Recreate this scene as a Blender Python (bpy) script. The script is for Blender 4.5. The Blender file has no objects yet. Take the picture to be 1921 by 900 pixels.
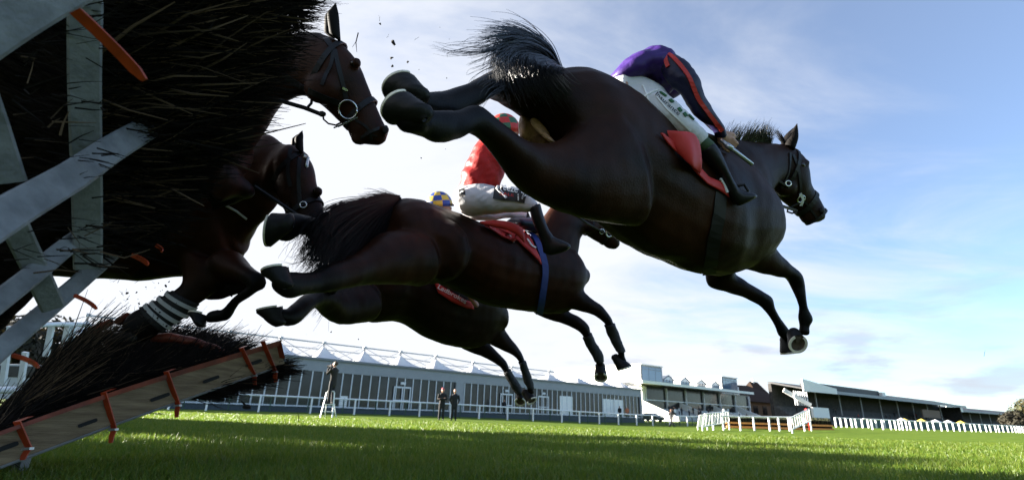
import bpy, bmesh, math, random
import numpy as np
from mathutils import Vector, Matrix, kdtree, noise
from mathutils.bvhtree import BVHTree
random.seed(7); RNG = np.random.default_rng(7)
sc = bpy.context.scene; COL = sc.collection
R = math.radians

# ------------------------------------------------------------ camera
F = 940.0                                   # focal length in pixels of the 1921 px wide photograph
PITCH, ROLL = math.atan(327 / 940), R(1.8)
CAM = Vector((0, 0, .35))
_r0 = Vector((1, 0, 0)); _u0 = Vector((0, -math.sin(PITCH), math.cos(PITCH)))
FWD = Vector((0, math.cos(PITCH), math.sin(PITCH)))
RGT = _r0 * math.cos(ROLL) + _u0 * math.sin(ROLL)
UP = -_r0 * math.sin(ROLL) + _u0 * math.cos(ROLL)
cd = bpy.data.cameras.new('camera'); cam = bpy.data.objects.new('camera', cd); COL.objects.link(cam)
cam.matrix_world = Matrix(((RGT.x, UP.x, -FWD.x, 0), (RGT.y, UP.y, -FWD.y, 0), (RGT.z, UP.z, -FWD.z, .35), (0, 0, 0, 1)))
cd.sensor_width = 36; cd.lens = F / 1921 * 36; cd.clip_start = .02; cd.clip_end = 6000
cd.dof.use_dof = True; cd.dof.focus_distance = 2.9; cd.dof.aperture_fstop = 3.2
sc.camera = cam

# ------------------------------------------------------------ sun, sky, exposure
SUN_EL = R(14.5); SUN_AZ = Vector((-1, .24, 0)).normalized()       # towards the sun
sun_dir = Vector((SUN_AZ.x * math.cos(SUN_EL), SUN_AZ.y * math.cos(SUN_EL), math.sin(SUN_EL)))
ld = bpy.data.lights.new('sun', 'SUN'); ld.energy = 5; ld.angle = R(.6); ld.color = (1, .93, .82)
lo = bpy.data.objects.new('sun', ld); COL.objects.link(lo)
lo.rotation_euler = (-sun_dir).to_track_quat('-Z', 'Y').to_euler()
W = bpy.data.worlds.new('World'); sc.world = W; W.use_nodes = True
nt = W.node_tree; N = nt.nodes; L = nt.links
for n in list(N): N.remove(n)
def node(t, **k):
    n = N.new(t)
    for a, b in k.items(): setattr(n, a, b)
    return n
out = node('ShaderNodeOutputWorld'); bg = node('ShaderNodeBackground'); bg.inputs[1].default_value = .05
sky = node('ShaderNodeTexSky', sky_type='NISHITA', sun_disc=False, sun_elevation=SUN_EL,
           sun_rotation=math.atan2(SUN_AZ.x, SUN_AZ.y), air_density=.8, dust_density=.15, ozone_density=3)
tc = node('ShaderNodeTexCoord'); sep = node('ShaderNodeSeparateXYZ'); L.new(tc.outputs['Generated'], sep.inputs[0])
def M(op, a, b=None, clamp=False):
    n = node('ShaderNodeMath', operation=op, use_clamp=clamp)
    for i, v in enumerate((a, b)):
        if v is None: continue
        if isinstance(v, (int, float)): n.inputs[i].default_value = v
        else: L.new(v, n.inputs[i])
    return n.outputs[0]
den = M('ADD', M('MAXIMUM', sep.outputs[2], 0.0), .16)
cx = M('DIVIDE', sep.outputs[0], den); cy = M('DIVIDE', sep.outputs[1], den)
comb = node('ShaderNodeCombineXYZ'); L.new(cx, comb.inputs[0]); L.new(cy, comb.inputs[1])
mp = node('ShaderNodeMapping'); L.new(comb.outputs[0], mp.inputs[0])
mp.inputs['Rotation'].default_value = (0, 0, R(28)); mp.inputs['Scale'].default_value = (.75, 1.5, 1)
nz = node('ShaderNodeTexNoise'); L.new(mp.outputs[0], nz.inputs['Vector'])
nz.inputs['Scale'].default_value = 1.25; nz.inputs['Detail'].default_value = 9; nz.inputs['Roughness'].default_value = .6; nz.inputs['Distortion'].default_value = .5
# thin cloud grows thicker towards the sun's side of the sky and towards the horizon
leftness = M('ADD', M('MULTIPLY', sep.outputs[0], -1.0), M('MULTIPLY', sep.outputs[2], -.75))
bias = M('ADD', M('ADD', M('MULTIPLY', leftness, .56), .23), M('MULTIPLY', sep.outputs[1], .30))
cf = M('ADD', nz.outputs['Fac'], bias)
mr = node('ShaderNodeMapRange', interpolation_type='SMOOTHSTEP'); L.new(cf, mr.inputs[0])
mr.inputs[1].default_value = .36; mr.inputs[2].default_value = .90; mr.inputs[3].default_value = .16; mr.inputs[4].default_value = .97
# small grey-bottomed cumulus low over the stands
mp2 = node('ShaderNodeMapping'); L.new(tc.outputs['Generated'], mp2.inputs[0]); mp2.inputs['Scale'].default_value = (3.4, 3.4, 13)
mp2.inputs['Location'].default_value = (2.3, 0, .2)
nz2 = node('ShaderNodeTexNoise'); L.new(mp2.outputs[0], nz2.inputs['Vector']); nz2.inputs['Scale'].default_value = 1.5; nz2.inputs['Detail'].default_value = 6; nz2.inputs['Roughness'].default_value = .55
g1 = node('ShaderNodeMapRange', interpolation_type='SMOOTHSTEP'); L.new(nz2.outputs['Fac'], g1.inputs[0]); g1.inputs[1].default_value = .53; g1.inputs[2].default_value = .68
g2 = node('ShaderNodeMapRange', interpolation_type='SMOOTHSTEP'); L.new(sep.outputs[2], g2.inputs[0])
g2.inputs[1].default_value = .3; g2.inputs[2].default_value = .05; g2.inputs[3].default_value = 0; g2.inputs[4].default_value = 1
g3 = node('ShaderNodeMapRange', interpolation_type='SMOOTHSTEP'); L.new(sep.outputs[0], g3.inputs[0]); g3.inputs[1].default_value = -.1; g3.inputs[2].default_value = .35
gm = M('MULTIPLY', M('MULTIPLY', g1.outputs[0], g2.outputs[0]), M('MULTIPLY', g3.outputs[0], .6))
mx = node('ShaderNodeMix', data_type='RGBA'); L.new(mr.outputs[0], mx.inputs[0]); L.new(sky.outputs[0], mx.inputs[6]); mx.inputs[7].default_value = (2.95, 3.02, 3.2, 1)
mx2 = node('ShaderNodeMix', data_type='RGBA'); L.new(gm, mx2.inputs[0]); L.new(mx.outputs[2], mx2.inputs[6]); mx2.inputs[7].default_value = (1.55, 1.68, 2.05, 1)
L.new(mx2.outputs[2], bg.inputs[0]); L.new(bg.outputs[0], out.inputs[0])
sc.view_settings.view_transform = 'Standard'; sc.view_settings.look = 'None'; sc.view_settings.gamma = 1
sc.view_settings.exposure = 2.75
sc.cycles.max_bounces = 6; sc.cycles.transparent_max_bounces = 6; sc.cycles.use_denoising = True

# ------------------------------------------------------------ helpers
def P(x, y, Z): return CAM + RGT * ((x - 960.5) / F * Z) + UP * ((450 - y) / F * Z) + FWD * Z
def D(x, y): return (P(x, y, 1) - CAM).normalized()
def C(v): return RGT * v[0] + UP * v[1] + FWD * v[2]          # a direction given as right, up, away
def hor(px): return 777 + .0314 * (px - 960)
def gz(x, y):
    t = min(max((y - 9) / 22, 0), 1); t = t * t * (3 - 2 * t)
    return -.36 * t * math.exp(-((x - 16) / 15) ** 2) * (1 if y < 70 else max(0, 1 - (y - 70) / 40))
def G(px, Z, z=None):
    p = P(px, hor(px), Z * 1.058); p.z = gz(p.x, p.y) if z is None else z
    return p

def mat(name, col, rough=.6, metal=0, var=0, scale=8, bump=0, bscale=30, spec=.5, sheen=0, transl=0, stretch=None, col2=None, coat=0, attr=None, emit=None, lo_hi=(.35, .65)):
    m = bpy.data.materials.new(name); m.use_nodes = True; t = m.node_tree; b = t.nodes['Principled BSDF']
    b.inputs['Base Color'].default_value = (*col, 1); b.inputs['Roughness'].default_value = rough
    b.inputs['Metallic'].default_value = metal; b.inputs['Specular IOR Level'].default_value = spec
    if sheen: b.inputs['Sheen Weight'].default_value = sheen
    if coat: b.inputs['Coat Weight'].default_value = coat
    if emit: b.inputs['Emission Color'].default_value = (*emit, 1); b.inputs['Emission Strength'].default_value = 1
    co = t.nodes.new('ShaderNodeTexCoord'); src = co.outputs['Object']
    if stretch:
        mp = t.nodes.new('ShaderNodeMapping'); mp.inputs['Scale'].default_value = stretch; t.links.new(src, mp.inputs[0]); src = mp.outputs[0]
    colout = None
    if var or col2:
        n = t.nodes.new('ShaderNodeTexNoise'); n.inputs['Scale'].default_value = scale; n.inputs['Detail'].default_value = 6; n.inputs['Roughness'].default_value = .6
        t.links.new(src, n.inputs['Vector'])
        r = t.nodes.new('ShaderNodeMapRange'); r.inputs[1].default_value = lo_hi[0]; r.inputs[2].default_value = lo_hi[1]; t.links.new(n.outputs['Fac'], r.inputs[0])
        x = t.nodes.new('ShaderNodeMix'); x.data_type = 'RGBA'; t.links.new(r.outputs[0], x.inputs[0])
        c2 = col2 if col2 else tuple(min(1, c * (1 + var)) for c in col); c1 = col if col2 else tuple(c * (1 - var) for c in col)
        x.inputs[6].default_value = (*c1, 1); x.inputs[7].default_value = (*c2, 1); colout = x.outputs[2]
    if attr:
        a = t.nodes.new('ShaderNodeAttribute'); a.attribute_name = attr[0]
        x = t.nodes.new('ShaderNodeMix'); x.data_type = 'RGBA'; t.links.new(a.outputs['Fac'], x.inputs[0])
        if colout: t.links.new(colout, x.inputs[6])
        else: x.inputs[6].default_value = (*col, 1)
        x.inputs[7].default_value = (*attr[1], 1); colout = x.outputs[2]
    if colout: t.links.new(colout, b.inputs['Base Color'])
    if bump:
        n = t.nodes.new('ShaderNodeTexNoise'); n.inputs['Scale'].default_value = bscale; n.inputs['Detail'].default_value = 5
        t.links.new(src, n.inputs['Vector']); u = t.nodes.new('ShaderNodeBump'); u.inputs['Strength'].default_value = bump; u.inputs['Distance'].default_value = .02
        t.links.new(n.outputs['Fac'], u.inputs['Height']); t.links.new(u.outputs[0], b.inputs['Normal'])
    if transl:
        tr = t.nodes.new('ShaderNodeBsdfTranslucent'); ms = t.nodes.new('ShaderNodeMixShader'); ms.inputs[0].default_value = transl
        if colout: t.links.new(colout, tr.inputs[0])
        else: tr.inputs[0].default_value = (*col, 1)
        o = t.nodes['Material Output']; t.links.new(b.outputs[0], ms.inputs[1]); t.links.new(tr.outputs[0], ms.inputs[2]); t.links.new(ms.outputs[0], o.inputs[0])
    return m

def empty(name, loc):
    o = bpy.data.objects.new(name, None); COL.objects.link(o); o.location = loc; o.empty_display_size = .2; return o
def tag(o, label=None, cat=None, group=None, kind=None):
    if label: o['label'] = label
    if cat: o['category'] = cat
    if group: o['group'] = group
    if kind: o['kind'] = kind
    return o
def wpos(o):
    p = Vector((0, 0, 0))
    while o: p += o.location; o = o.parent
    return p
def link(name, me, m=None, parent=None, smooth=True):
    """me holds world coordinates; parents carry translations only while building."""
    if parent is not None:
        off = wpos(parent); me.transform(Matrix.Translation(-off))
    if m is not None:
        for q in (m if isinstance(m, (list, tuple)) else [m]): me.materials.append(q)
    if smooth: me.polygons.foreach_set('use_smooth', [True] * len(me.polygons))
    o = bpy.data.objects.new(name, me); COL.objects.link(o)
    if parent is not None: o.parent = parent
    return o
def clone(o, parent=None):
    c = o.copy(); COL.objects.link(c)
    if parent is not None: c.parent = parent
    for ch in list(o.children): clone(ch, c)
    return c

def cr(p0, p1, p2, p3, t):
    return .5 * ((2 * p1) + (-p0 + p2) * t + (2 * p0 - 5 * p1 + 4 * p2 - p3) * t * t + (-p0 + 3 * p1 - 3 * p2 + p3) * t ** 3)
def resample(a, k):
    a = [np.asarray(v, float) for v in a]; o = []
    for i in range(len(a) - 1):
        p0 = a[i - 1] if i else 2 * a[0] - a[1]; p3 = a[i + 2] if i + 2 < len(a) else 2 * a[-1] - a[-2]
        for j in range(k): o.append(cr(p0, a[i], a[i + 1], p3, j / k))
    o.append(a[-1]); return o

class MB:
    def __init__(s): s.v = []; s.f = []; s.mi = []
    def face(s, f, m=0): s.f.append(f); s.mi.append(m)
    def add(s, vs, fs, m=0):
        b = len(s.v); s.v += [tuple(v) for v in vs]
        for f in fs: s.f.append([i + b for i in f]); s.mi.append(m)
    def hexa(s, p, m=0):      # p: 4 bottom, 4 top corner points
        s.add(p, [(0, 3, 2, 1), (4, 5, 6, 7), (0, 1, 5, 4), (1, 2, 6, 5), (2, 3, 7, 6), (3, 0, 4, 7)], m)
    def box(s, x0, x1, y0, y1, z0, z1, m=0, fr=None):
        q = fr or (lambda a, b, c: Vector((a, b, c)))
        s.hexa([q(x0, y0, z0), q(x1, y0, z0), q(x1, y1, z0), q(x0, y1, z0), q(x0, y0, z1), q(x1, y0, z1), q(x1, y1, z1), q(x0, y1, z1)], m)
    def bar(s, a, b, w, h=None, upv=(0, 0, 1), m=0):
        a = Vector(a); b = Vector(b); h = h or w; d = (b - a).normalized(); x = d.cross(Vector(upv))
        if x.length < 1e-4: x = d.cross(Vector((1, 0, 0)))
        x.normalize(); y = x.cross(d); x *= w / 2; y *= h / 2
        s.hexa([a - x - y, a + x - y, a + x + y, a - x + y, b - x - y, b + x - y, b + x + y, b - x + y], m)
    def rod(s, pts, r, n=6, m=0, cap=True):
        pts = [Vector(p) for p in pts]; rs = r if isinstance(r, (list, tuple)) else [r] * len(pts); b = len(s.v); pr = None
        for i, p in enumerate(pts):
            d = (pts[min(i + 1, len(pts) - 1)] - pts[max(i - 1, 0)])
            d = d.normalized() if d.length > 1e-9 else Vector((0, 0, 1))
            if pr is None:
                x = d.cross(Vector((0, 0, 1)))
                if x.length < 1e-3: x = d.cross(Vector((1, 0, 0)))
            else: x = pr - d * pr.dot(d)
            if x.length < 1e-6: x = d.orthogonal()
            x.normalize(); pr = x; y = d.cross(x)
            for k in range(n):
                a = 2 * math.pi * k / n; s.v.append(tuple(p + (x * math.cos(a) + y * math.sin(a)) * rs[i]))
        for i in range(len(pts) - 1):
            for k in range(n):
                s.face([b + i * n + k, b + i * n + (k + 1) % n, b + (i + 1) * n + (k + 1) % n, b + (i + 1) * n + k], m)
        if cap:
            s.face([b + k for k in range(n)][::-1], m); s.face([b + (len(pts) - 1) * n + k for k in range(n)], m)
    def tube(s, sts, k=4, n=16, m=0, cap=.6, scale=1.0, samples=None, val=0.0):
        """sts: (centre, half axis A, half width w); elliptical rings, rounded ends"""
        arr = resample([np.concatenate([c, a, [w], [v]]) for c, a, w, v in sts], k)
        rings = []
        for i, q in enumerate(arr):
            c = Vector(q[:3]); a = Vector(q[3:6]) * scale; w = max(q[6], .004) * scale
            t = Vector(arr[min(i + 1, len(arr) - 1)][:3] - arr[max(i - 1, 0)][:3])
            bx = t.cross(a)
            if bx.length < 1e-9: bx = a.orthogonal()
            bx = bx.normalized() * w; rings.append((c, a, bx, t.normalized() if t.length > 0 else Vector((0, 0, 1))))
            if samples is not None: samples.append((c, q[7]))
        def capr(r, sgn):
            c, a, b, t = r; h = min(a.length, b.length) * cap; o = []
            for q in (.5, .85): o.append((c + t * (sgn * h * q), a * math.sqrt(1 - q * q), b * math.sqrt(1 - q * q), t))
            return o
        rings = capr(rings[0], -1)[::-1] + rings + capr(rings[-1], 1)
        b0 = len(s.v)
        for c, a, bx, t in rings:
            for j in range(n):
                th = 2 * math.pi * j / n; s.v.append(tuple(c + a * math.cos(th) + bx * math.sin(th)))
        for i in range(len(rings) - 1):
            for j in range(n):
                s.face([b0 + i * n + j, b0 + i * n + (j + 1) % n, b0 + (i + 1) * n + (j + 1) % n, b0 + (i + 1) * n + j], m)
        s.face([b0 + j for j in range(n)][::-1], m); s.face([b0 + (len(rings) - 1) * n + j for j in range(n)], m)
    def ell(s, c, ax, n=12, m=0):
        c = Vector(c); b0 = len(s.v); A, B, Cc = [Vector(v) for v in ax]; k = n // 2
        for i in range(1, k):
            ph = math.pi * i / k
            for j in range(n):
                th = 2 * math.pi * j / n
                s.v.append(tuple(c + A * math.sin(ph) * math.cos(th) + B * math.sin(ph) * math.sin(th) + Cc * math.cos(ph)))
        for i in range(k - 2):
            for j in range(n): s.face([b0 + i * n + j, b0 + (i + 1) * n + j, b0 + (i + 1) * n + (j + 1) % n, b0 + i * n + (j + 1) % n], m)
        s.face([b0 + j for j in range(n)], m); s.face([b0 + (k - 2) * n + j for j in range(n)][::-1], m)
    def mesh(s, name):
        me = bpy.data.meshes.new(name); me.from_pydata(s.v, [], s.f)
        if any(s.mi): me.polygons.foreach_set('material_index', s.mi)
        me.update(); return me
    def build(s, name, m=None, parent=None, smooth=False): return link(name, s.mesh(name), m, parent, smooth)

def S(xa, ya, xb, yb, Z, w, v=0.0):
    a = P(xa, ya, Z); b = P(xb, yb, Z); return ((a + b) / 2, (a - b) / 2, w, v)
def SS(rows, v=0.0):
    return [S(*(r if len(r) == 7 else (*r, v))) for r in rows]
def remesh(mb, name, vox=.012, smooth=5):
    me = mb.mesh('tmp'); o = bpy.data.objects.new('tmp', me); COL.objects.link(o)
    md = o.modifiers.new('r', 'REMESH'); md.mode = 'VOXEL'; md.voxel_size = vox
    if smooth:
        sm = o.modifiers.new('s', 'SMOOTH'); sm.factor = .5; sm.iterations = smooth
    dg = bpy.context.evaluated_depsgraph_get()
    r = bpy.data.meshes.new_from_object(o.evaluated_get(dg)); r.name = name
    bpy.data.objects.remove(o); bpy.data.meshes.remove(me); return r
def bvh_of(me): return BVHTree.FromPolygons([v.co.copy() for v in me.vertices], [list(p.vertices) for p in me.polygons])
def hit(bv, x, y, off=.004, Zf=None):
    h = bv.ray_cast(CAM, D(x, y))
    if h[0] is None:
        q = P(x, y, Zf or 3.0); h = bv.find_nearest(q)
    n = h[1]
    if n.dot(D(x, y)) > 0: n = -n
    return h[0] + n * off, n
def strap(mb, bv, path, w, off=.005, Zf=None, k=5, m=0):
    pts = resample([np.array((*p, 0.)) for p in path], k); hs = [hit(bv, p[0], p[1], off, Zf) for p in pts]
    cs = [h[0] for h in hs]
    for _ in range(2): cs = [cs[0]] + [(cs[i - 1] + cs[i] * 2 + cs[i + 1]) / 4 for i in range(1, len(cs) - 1)] + [cs[-1]]
    b = len(mb.v)
    for i, c in enumerate(cs):
        t = (cs[min(i + 1, len(cs) - 1)] - cs[max(i - 1, 0)]).normalized(); n = hs[i][1]; x = t.cross(n).normalized() * w / 2; n = n * .004
        mb.v += [tuple(c - x - n), tuple(c + x - n), tuple(c + x + n * .5), tuple(c - x + n * .5)]
    for i in range(len(cs) - 1):
        for j in range(4): mb.face([b + i * 4 + j, b + i * 4 + (j + 1) % 4, b + i * 4 + 4 + (j + 1) % 4, b + i * 4 + 4 + j], m)
    mb.face([b, b + 1, b + 2, b + 3], m); q = b + (len(cs) - 1) * 4; mb.face([q + 3, q + 2, q + 1, q], m)
def patch(mb, bv, top, bot, nu=14, nv=6, off=.01, Zf=None, thick=.006, m=0, wob=0):
    """cloth laid on a body between two lines"""
    def ev(l, t):
        q = t * (len(l) - 1); i = min(int(q), len(l) - 2); f = q - i
        return l[i][0] * (1 - f) + l[i + 1][0] * f, l[i][1] * (1 - f) + l[i + 1][1] * f
    g = []
    for i in range(nu + 1):
        a = ev(top, i / nu); c = ev(bot, i / nu)
        for j in range(nv + 1):
            f = j / nv; h, n = hit(bv, a[0] * (1 - f) + c[0] * f, a[1] * (1 - f) + c[1] * f, off, Zf)
            if wob: h = h + n * wob * noise.noise(h * 14)
            g.append((h, n))
    for s_ in (0, 1): mb_b = len(mb.v) if s_ == 0 else mb_b; mb.v += [tuple(h + n * (thick * (s_ - .5))) for h, n in g]
    K = len(g); w = nv + 1
    for i in range(nu):
        for j in range(nv):
            q = [i * w + j, (i + 1) * w + j, (i + 1) * w + j + 1, i * w + j + 1]
            mb.face([mb_b + t for t in q], m); mb.face([mb_b + K + t for t in q[::-1]], m)
    rim = [i * w for i in range(nu + 1)] + [nu * w + j for j in range(1, w)] + [i * w + nv for i in range(nu - 1, -1, -1)] + list(range(nv - 1, 0, -1))
    for a, b in zip(rim, rim[1:] + rim[:1]): mb.face([mb_b + a, mb_b + K + a, mb_b + K + b, mb_b + b], m)
def text_mesh(txt, bold=True):
    c = bpy.data.curves.new('t', 'FONT'); c.body = txt; c.resolution_u = 3; c.offset = .012 if bold else 0
    o = bpy.data.objects.new('t', c); COL.objects.link(o); dg = bpy.context.evaluated_depsgraph_get()
    me = bpy.data.meshes.new_from_object(o.evaluated_get(dg)); bpy.data.objects.remove(o); bpy.data.curves.remove(c)
    return me
def decal_text(txt, bv, p0, p1, height, m, parent, off=.008, skew=0, name='lettering', Zf=None, bold=True):
    me = text_mesh(txt, bold); xs = [v.co.x for v in me.vertices]; x0, x1 = min(xs), max(xs)
    d = Vector((p1[0] - p0[0], p1[1] - p0[1])); n = Vector((d.y, -d.x)).normalized()
    for v in me.vertices:
        t = (v.co.x - x0) / (x1 - x0); q = Vector(p0) + d * t + n * (v.co.y / .7 * height)
        v.co = hit(bv, q.x, q.y, off, Zf)[0]
    return link(name, me, m, parent, False)
def strands(mb, guides, n, r, jit, tip=1.6, seg=4, curl=0.0):
    gs = [[P(*p) for p in g] for g in guides]
    for _ in range(n):
        i = random.randrange(len(gs) - 1); f = random.random(); a, b = gs[i], gs[i + 1]
        jv = Vector([random.gauss(0, 1) for _ in range(3)]); jw = Vector([random.gauss(0, 1) for _ in range(3)]); m = len(a)
        ln = random.uniform(.72, 1.0)
        q = resample([np.array(a[k].lerp(b[k], f) + jv * jit * (.25 + tip * k / (m - 1)) + jw * jit * .35 * math.sin(k * 2.1 + i) * (k / (m - 1) + curl)) for k in range(m)], seg)
        q = q[:max(3, int(len(q) * ln))]
        mb.rod(q, [r * (1 - .8 * j / (len(q) - 1)) for j in range(len(q))], 3, cap=False)

# ------------------------------------------------------------ materials
m_turf = mat('turf', (.066, .112, .011), .95, scale=1.3, bump=.6, bscale=40, col2=(.105, .155, .018), spec=.05)
m_blade = mat('grass_blade', (.07, .14, .012), .42, transl=.5, spec=.35, attr=('tone', (.18, .21, .03)))
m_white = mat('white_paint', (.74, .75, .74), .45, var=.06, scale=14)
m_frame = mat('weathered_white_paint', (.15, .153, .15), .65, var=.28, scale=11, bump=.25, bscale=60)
m_orange = mat('orange_strap', (.34, .036, .006), .45, var=.25, scale=20)
m_lip = mat('orange_padding', (.16, .022, .006), .55, var=.45, scale=9, bump=.3)
m_wood = mat('weathered_board', (.115, .072, .036), .75, col2=(.23, .16, .088), scale=3.5, stretch=(1, 1.2, 14), bump=.4, bscale=14)
m_slot = mat('slot_shadow', (.008, .007, .006), .9)
m_steel = mat('galvanised_steel', (.45, .46, .47), .35, .8)
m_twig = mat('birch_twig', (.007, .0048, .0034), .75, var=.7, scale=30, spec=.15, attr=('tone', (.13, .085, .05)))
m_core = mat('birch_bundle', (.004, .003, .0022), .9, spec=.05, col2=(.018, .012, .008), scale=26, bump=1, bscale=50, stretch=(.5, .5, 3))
m_mud = mat('dark_clod', (.012, .009, .006), .9)
m_grey = mat('grey_cladding', (.27, .275, .285), .5, var=.05, scale=2)
m_glass = mat('dark_glazing', (.022, .023, .025),   .14, spec=.22, var=.5, scale=.5)
m_blueglass = mat('blue_glazing', (.10, .15, .22), .06, spec=.7)
m_alu = mat('pale_mullion', (.62, .63, .64), .4)
m_dark = mat('dark_interior', (.018, .017, .018), .9, col2=(.05, .045, .04), scale=1.2)
m_plinth = mat('dark_plinth', (.035, .045, .06), .7, var=.3)
m_tent = mat('white_tent_fabric', (.8, .81, .83), .55, transl=.25)
m_truss = mat('steel_truss', (.38, .38, .39), .5, .3)
m_render = mat('white_render', (.82, .80, .75), .7, var=.04, scale=3)
m_concrete = mat('pale_concrete', (.42, .42, .41), .8, var=.15, scale=3)
m_slate = mat('brown_slate', (.042, .027, .02), .9, spec=.1, var=.25, scale=3, stretch=(1, 1, 6))
m_brick = mat('buff_brick', (.20, .135, .09), .85, var=.18, scale=12)
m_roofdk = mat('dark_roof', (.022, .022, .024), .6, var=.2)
m_band = mat('grey_fascia', (.20, .22, .24), .5)
m_green = mat('green_board', (.02, .075, .07), .6, var=.2)
m_mesh = mat('green_mesh', (.02, .06, .035), .6)
m_leafd = mat('dark_foliage', (.035, .05, .014), .7, col2=(.10, .075, .02), scale=.5, transl=.2)
m_leafy = mat('autumn_foliage', (.022, .017, .006), .8, col2=(.012, .012, .004), scale=.6, transl=.2)
m_bark = mat('bark', (.06, .045, .035), .9, bump=.5)
m_cloth_k = mat('black_clothing', (.005, .005, .006), .8, var=.3, scale=12, bump=.3, bscale=14)
m_cloth_g = mat('grey_clothing', (.03, .03, .033), .85, bump=.3, bscale=14)
m_cloth_b = mat('brown_clothing', (.014, .0105, .008), .85, bump=.3, bscale=14)
m_cloth_n = mat('navy_clothing', (.0045, .0055, .010), .8, bump=.3, bscale=14)
m_skin = mat('skin', (.42, .23, .16), .55, var=.1)
m_hairb = mat('brown_hair', (.06, .035, .02), .6)
m_red = mat('red_fabric', (.50, .025, .02), .6)
m_pink = mat('pink_fabric', (.45, .08, .10), .7)
m_yellow = mat('yellow_fabric', (.7, .52, .08), .7)
m_rubber = mat('black_rubber', (.012, .012, .013), .5)

# ------------------------------------------------------------ ground: one sheet to the horizon
xs = sorted(set(list(np.linspace(-40, 90, 90)) + [-3000, -1200, -500, -200, -90, 150, 300, 600, 1200, 3000]))
ys = sorted(set(list(np.linspace(-8, 110, 90)) + [-600, -150, -40, 150, 250, 400, 800, 1600, 3500]))
mb = MB()
for y in ys:
    for x in xs: mb.v.append((x, y, gz(x, y)))
w = len(xs)
for j in range(len(ys) - 1):
    for i in range(w - 1): mb.face([j * w + i, j * w + i + 1, (j + 1) * w + i + 1, (j + 1) * w + i])
tag(mb.build('ground', m_turf, smooth=True), kind='structure')

# grass blades over the part of the course the lens can resolve
def blades(name, y0, y1, dens, h0, h1, wd):
    area = []; n = 0
    rows = np.linspace(y0, y1, 40); cs = []
    for a, b in zip(rows[:-1], rows[1:]):
        half = b * 1.02 + .6; k = int(dens * (y0 / a) ** 1.25 * (b - a) * 2 * half)
        cs.append(np.stack([RNG.uniform(-half, half, k), RNG.uniform(a, b, k)], 1))
    c = np.concatenate(cs); n = len(c)
    z = np.array([gz(x, y) for x, y in c]) if y1 > 9 else np.zeros(n)
    cl = np.array([noise.noise(Vector((x * 1.7, y * 1.7, 0))) + .6 * noise.noise(Vector((x * 6, y * 6, 3))) for x, y in c])
    h = RNG.uniform(h0, h1, n) * (1 + .45 * cl); a = RNG.uniform(0, 2 * np.pi, n); le = RNG.uniform(.15, .95, n) * h
    tall = RNG.random(n) < .02; h[tall] *= 1.5
    ww = wd * RNG.uniform(.6, 1.3, n) * np.maximum(1, c[:, 1] / 5)
    b = RNG.uniform(0, 2 * np.pi, n); dx, dy = np.cos(a), np.sin(a); px, py = np.cos(b) * ww, np.sin(b) * ww
    V = np.zeros((n, 5, 3), np.float32)
    V[:, 0] = np.stack([c[:, 0] - px, c[:, 1] - py, z - .005], 1); V[:, 1] = np.stack([c[:, 0] + px, c[:, 1] + py, z - .005], 1)
    mxx, myy = c[:, 0] + dx * le * .3, c[:, 1] + dy * le * .3
    V[:, 2] = np.stack([mxx + px * .8, myy + py * .8, z + h * .62], 1); V[:, 3] = np.stack([mxx - px * .8, myy - py * .8, z + h * .62], 1)
    V[:, 4] = np.stack([c[:, 0] + dx * le, c[:, 1] + dy * le, z + h], 1)
    me = bpy.data.meshes.new(name); me.vertices.add(n * 5); me.vertices.foreach_set('co', V.ravel())
    base = (np.arange(n) * 5)[:, None]
    loops = np.concatenate([base + np.array([[0, 1, 2, 3]]), base + np.array([[3, 2, 4]])], 1).ravel().astype(np.int32)
    me.loops.add(n * 7); me.loops.foreach_set('vertex_index', loops)
    me.polygons.add(n * 2); st = np.stack([np.arange(n) * 7, np.arange(n) * 7 + 4], 1).ravel().astype(np.int32)
    me.polygons.foreach_set('loop_start', st); me.update(calc_edges=True)
    at = me.attributes.new('tone', 'FLOAT', 'POINT'); tv = np.clip(RNG.normal(.35, .3, n) + .25 * cl, 0, 1).astype(np.float32)
    at.data.foreach_set('value', np.repeat(tv, 5))
    return link(name, me, m_blade, smooth=False)
tag(blades('grass', 2.2, 24, 4300, .026, .066, .0026), kind='stuff')

# ------------------------------------------------------------ frames for buildings: s along the front, t back, z up
class Frame:
    def __init__(s, px1, Z1, px2, Z2):
        s.O = G(px1, Z1, 0); e = G(px2, Z2, 0); s.L = (e - s.O).length; s.d = (e - s.O) / s.L; s.n = Vector((-s.d.y, s.d.x, 0))
    def __call__(s, a, t, z): return s.O + s.d * a + s.n * t + Vector((0, 0, z))
    def s_at(s, px, t=0):           # where the sight line at a column of the photograph meets the plane t
        p = P(px, hor(px), 1); dr = p - CAM; o = s.O + s.n * t
        k = (o - CAM).dot(s.n) / dr.dot(s.n); q = CAM + dr * k; return (q - s.O).dot(s.d)
    def z_at(s, px, py, t=0):
        dr = P(px, py, 1) - CAM; o = s.O + s.n * t; k = (o - CAM).dot(s.n) / dr.dot(s.n); return (CAM + dr * k).z

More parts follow.
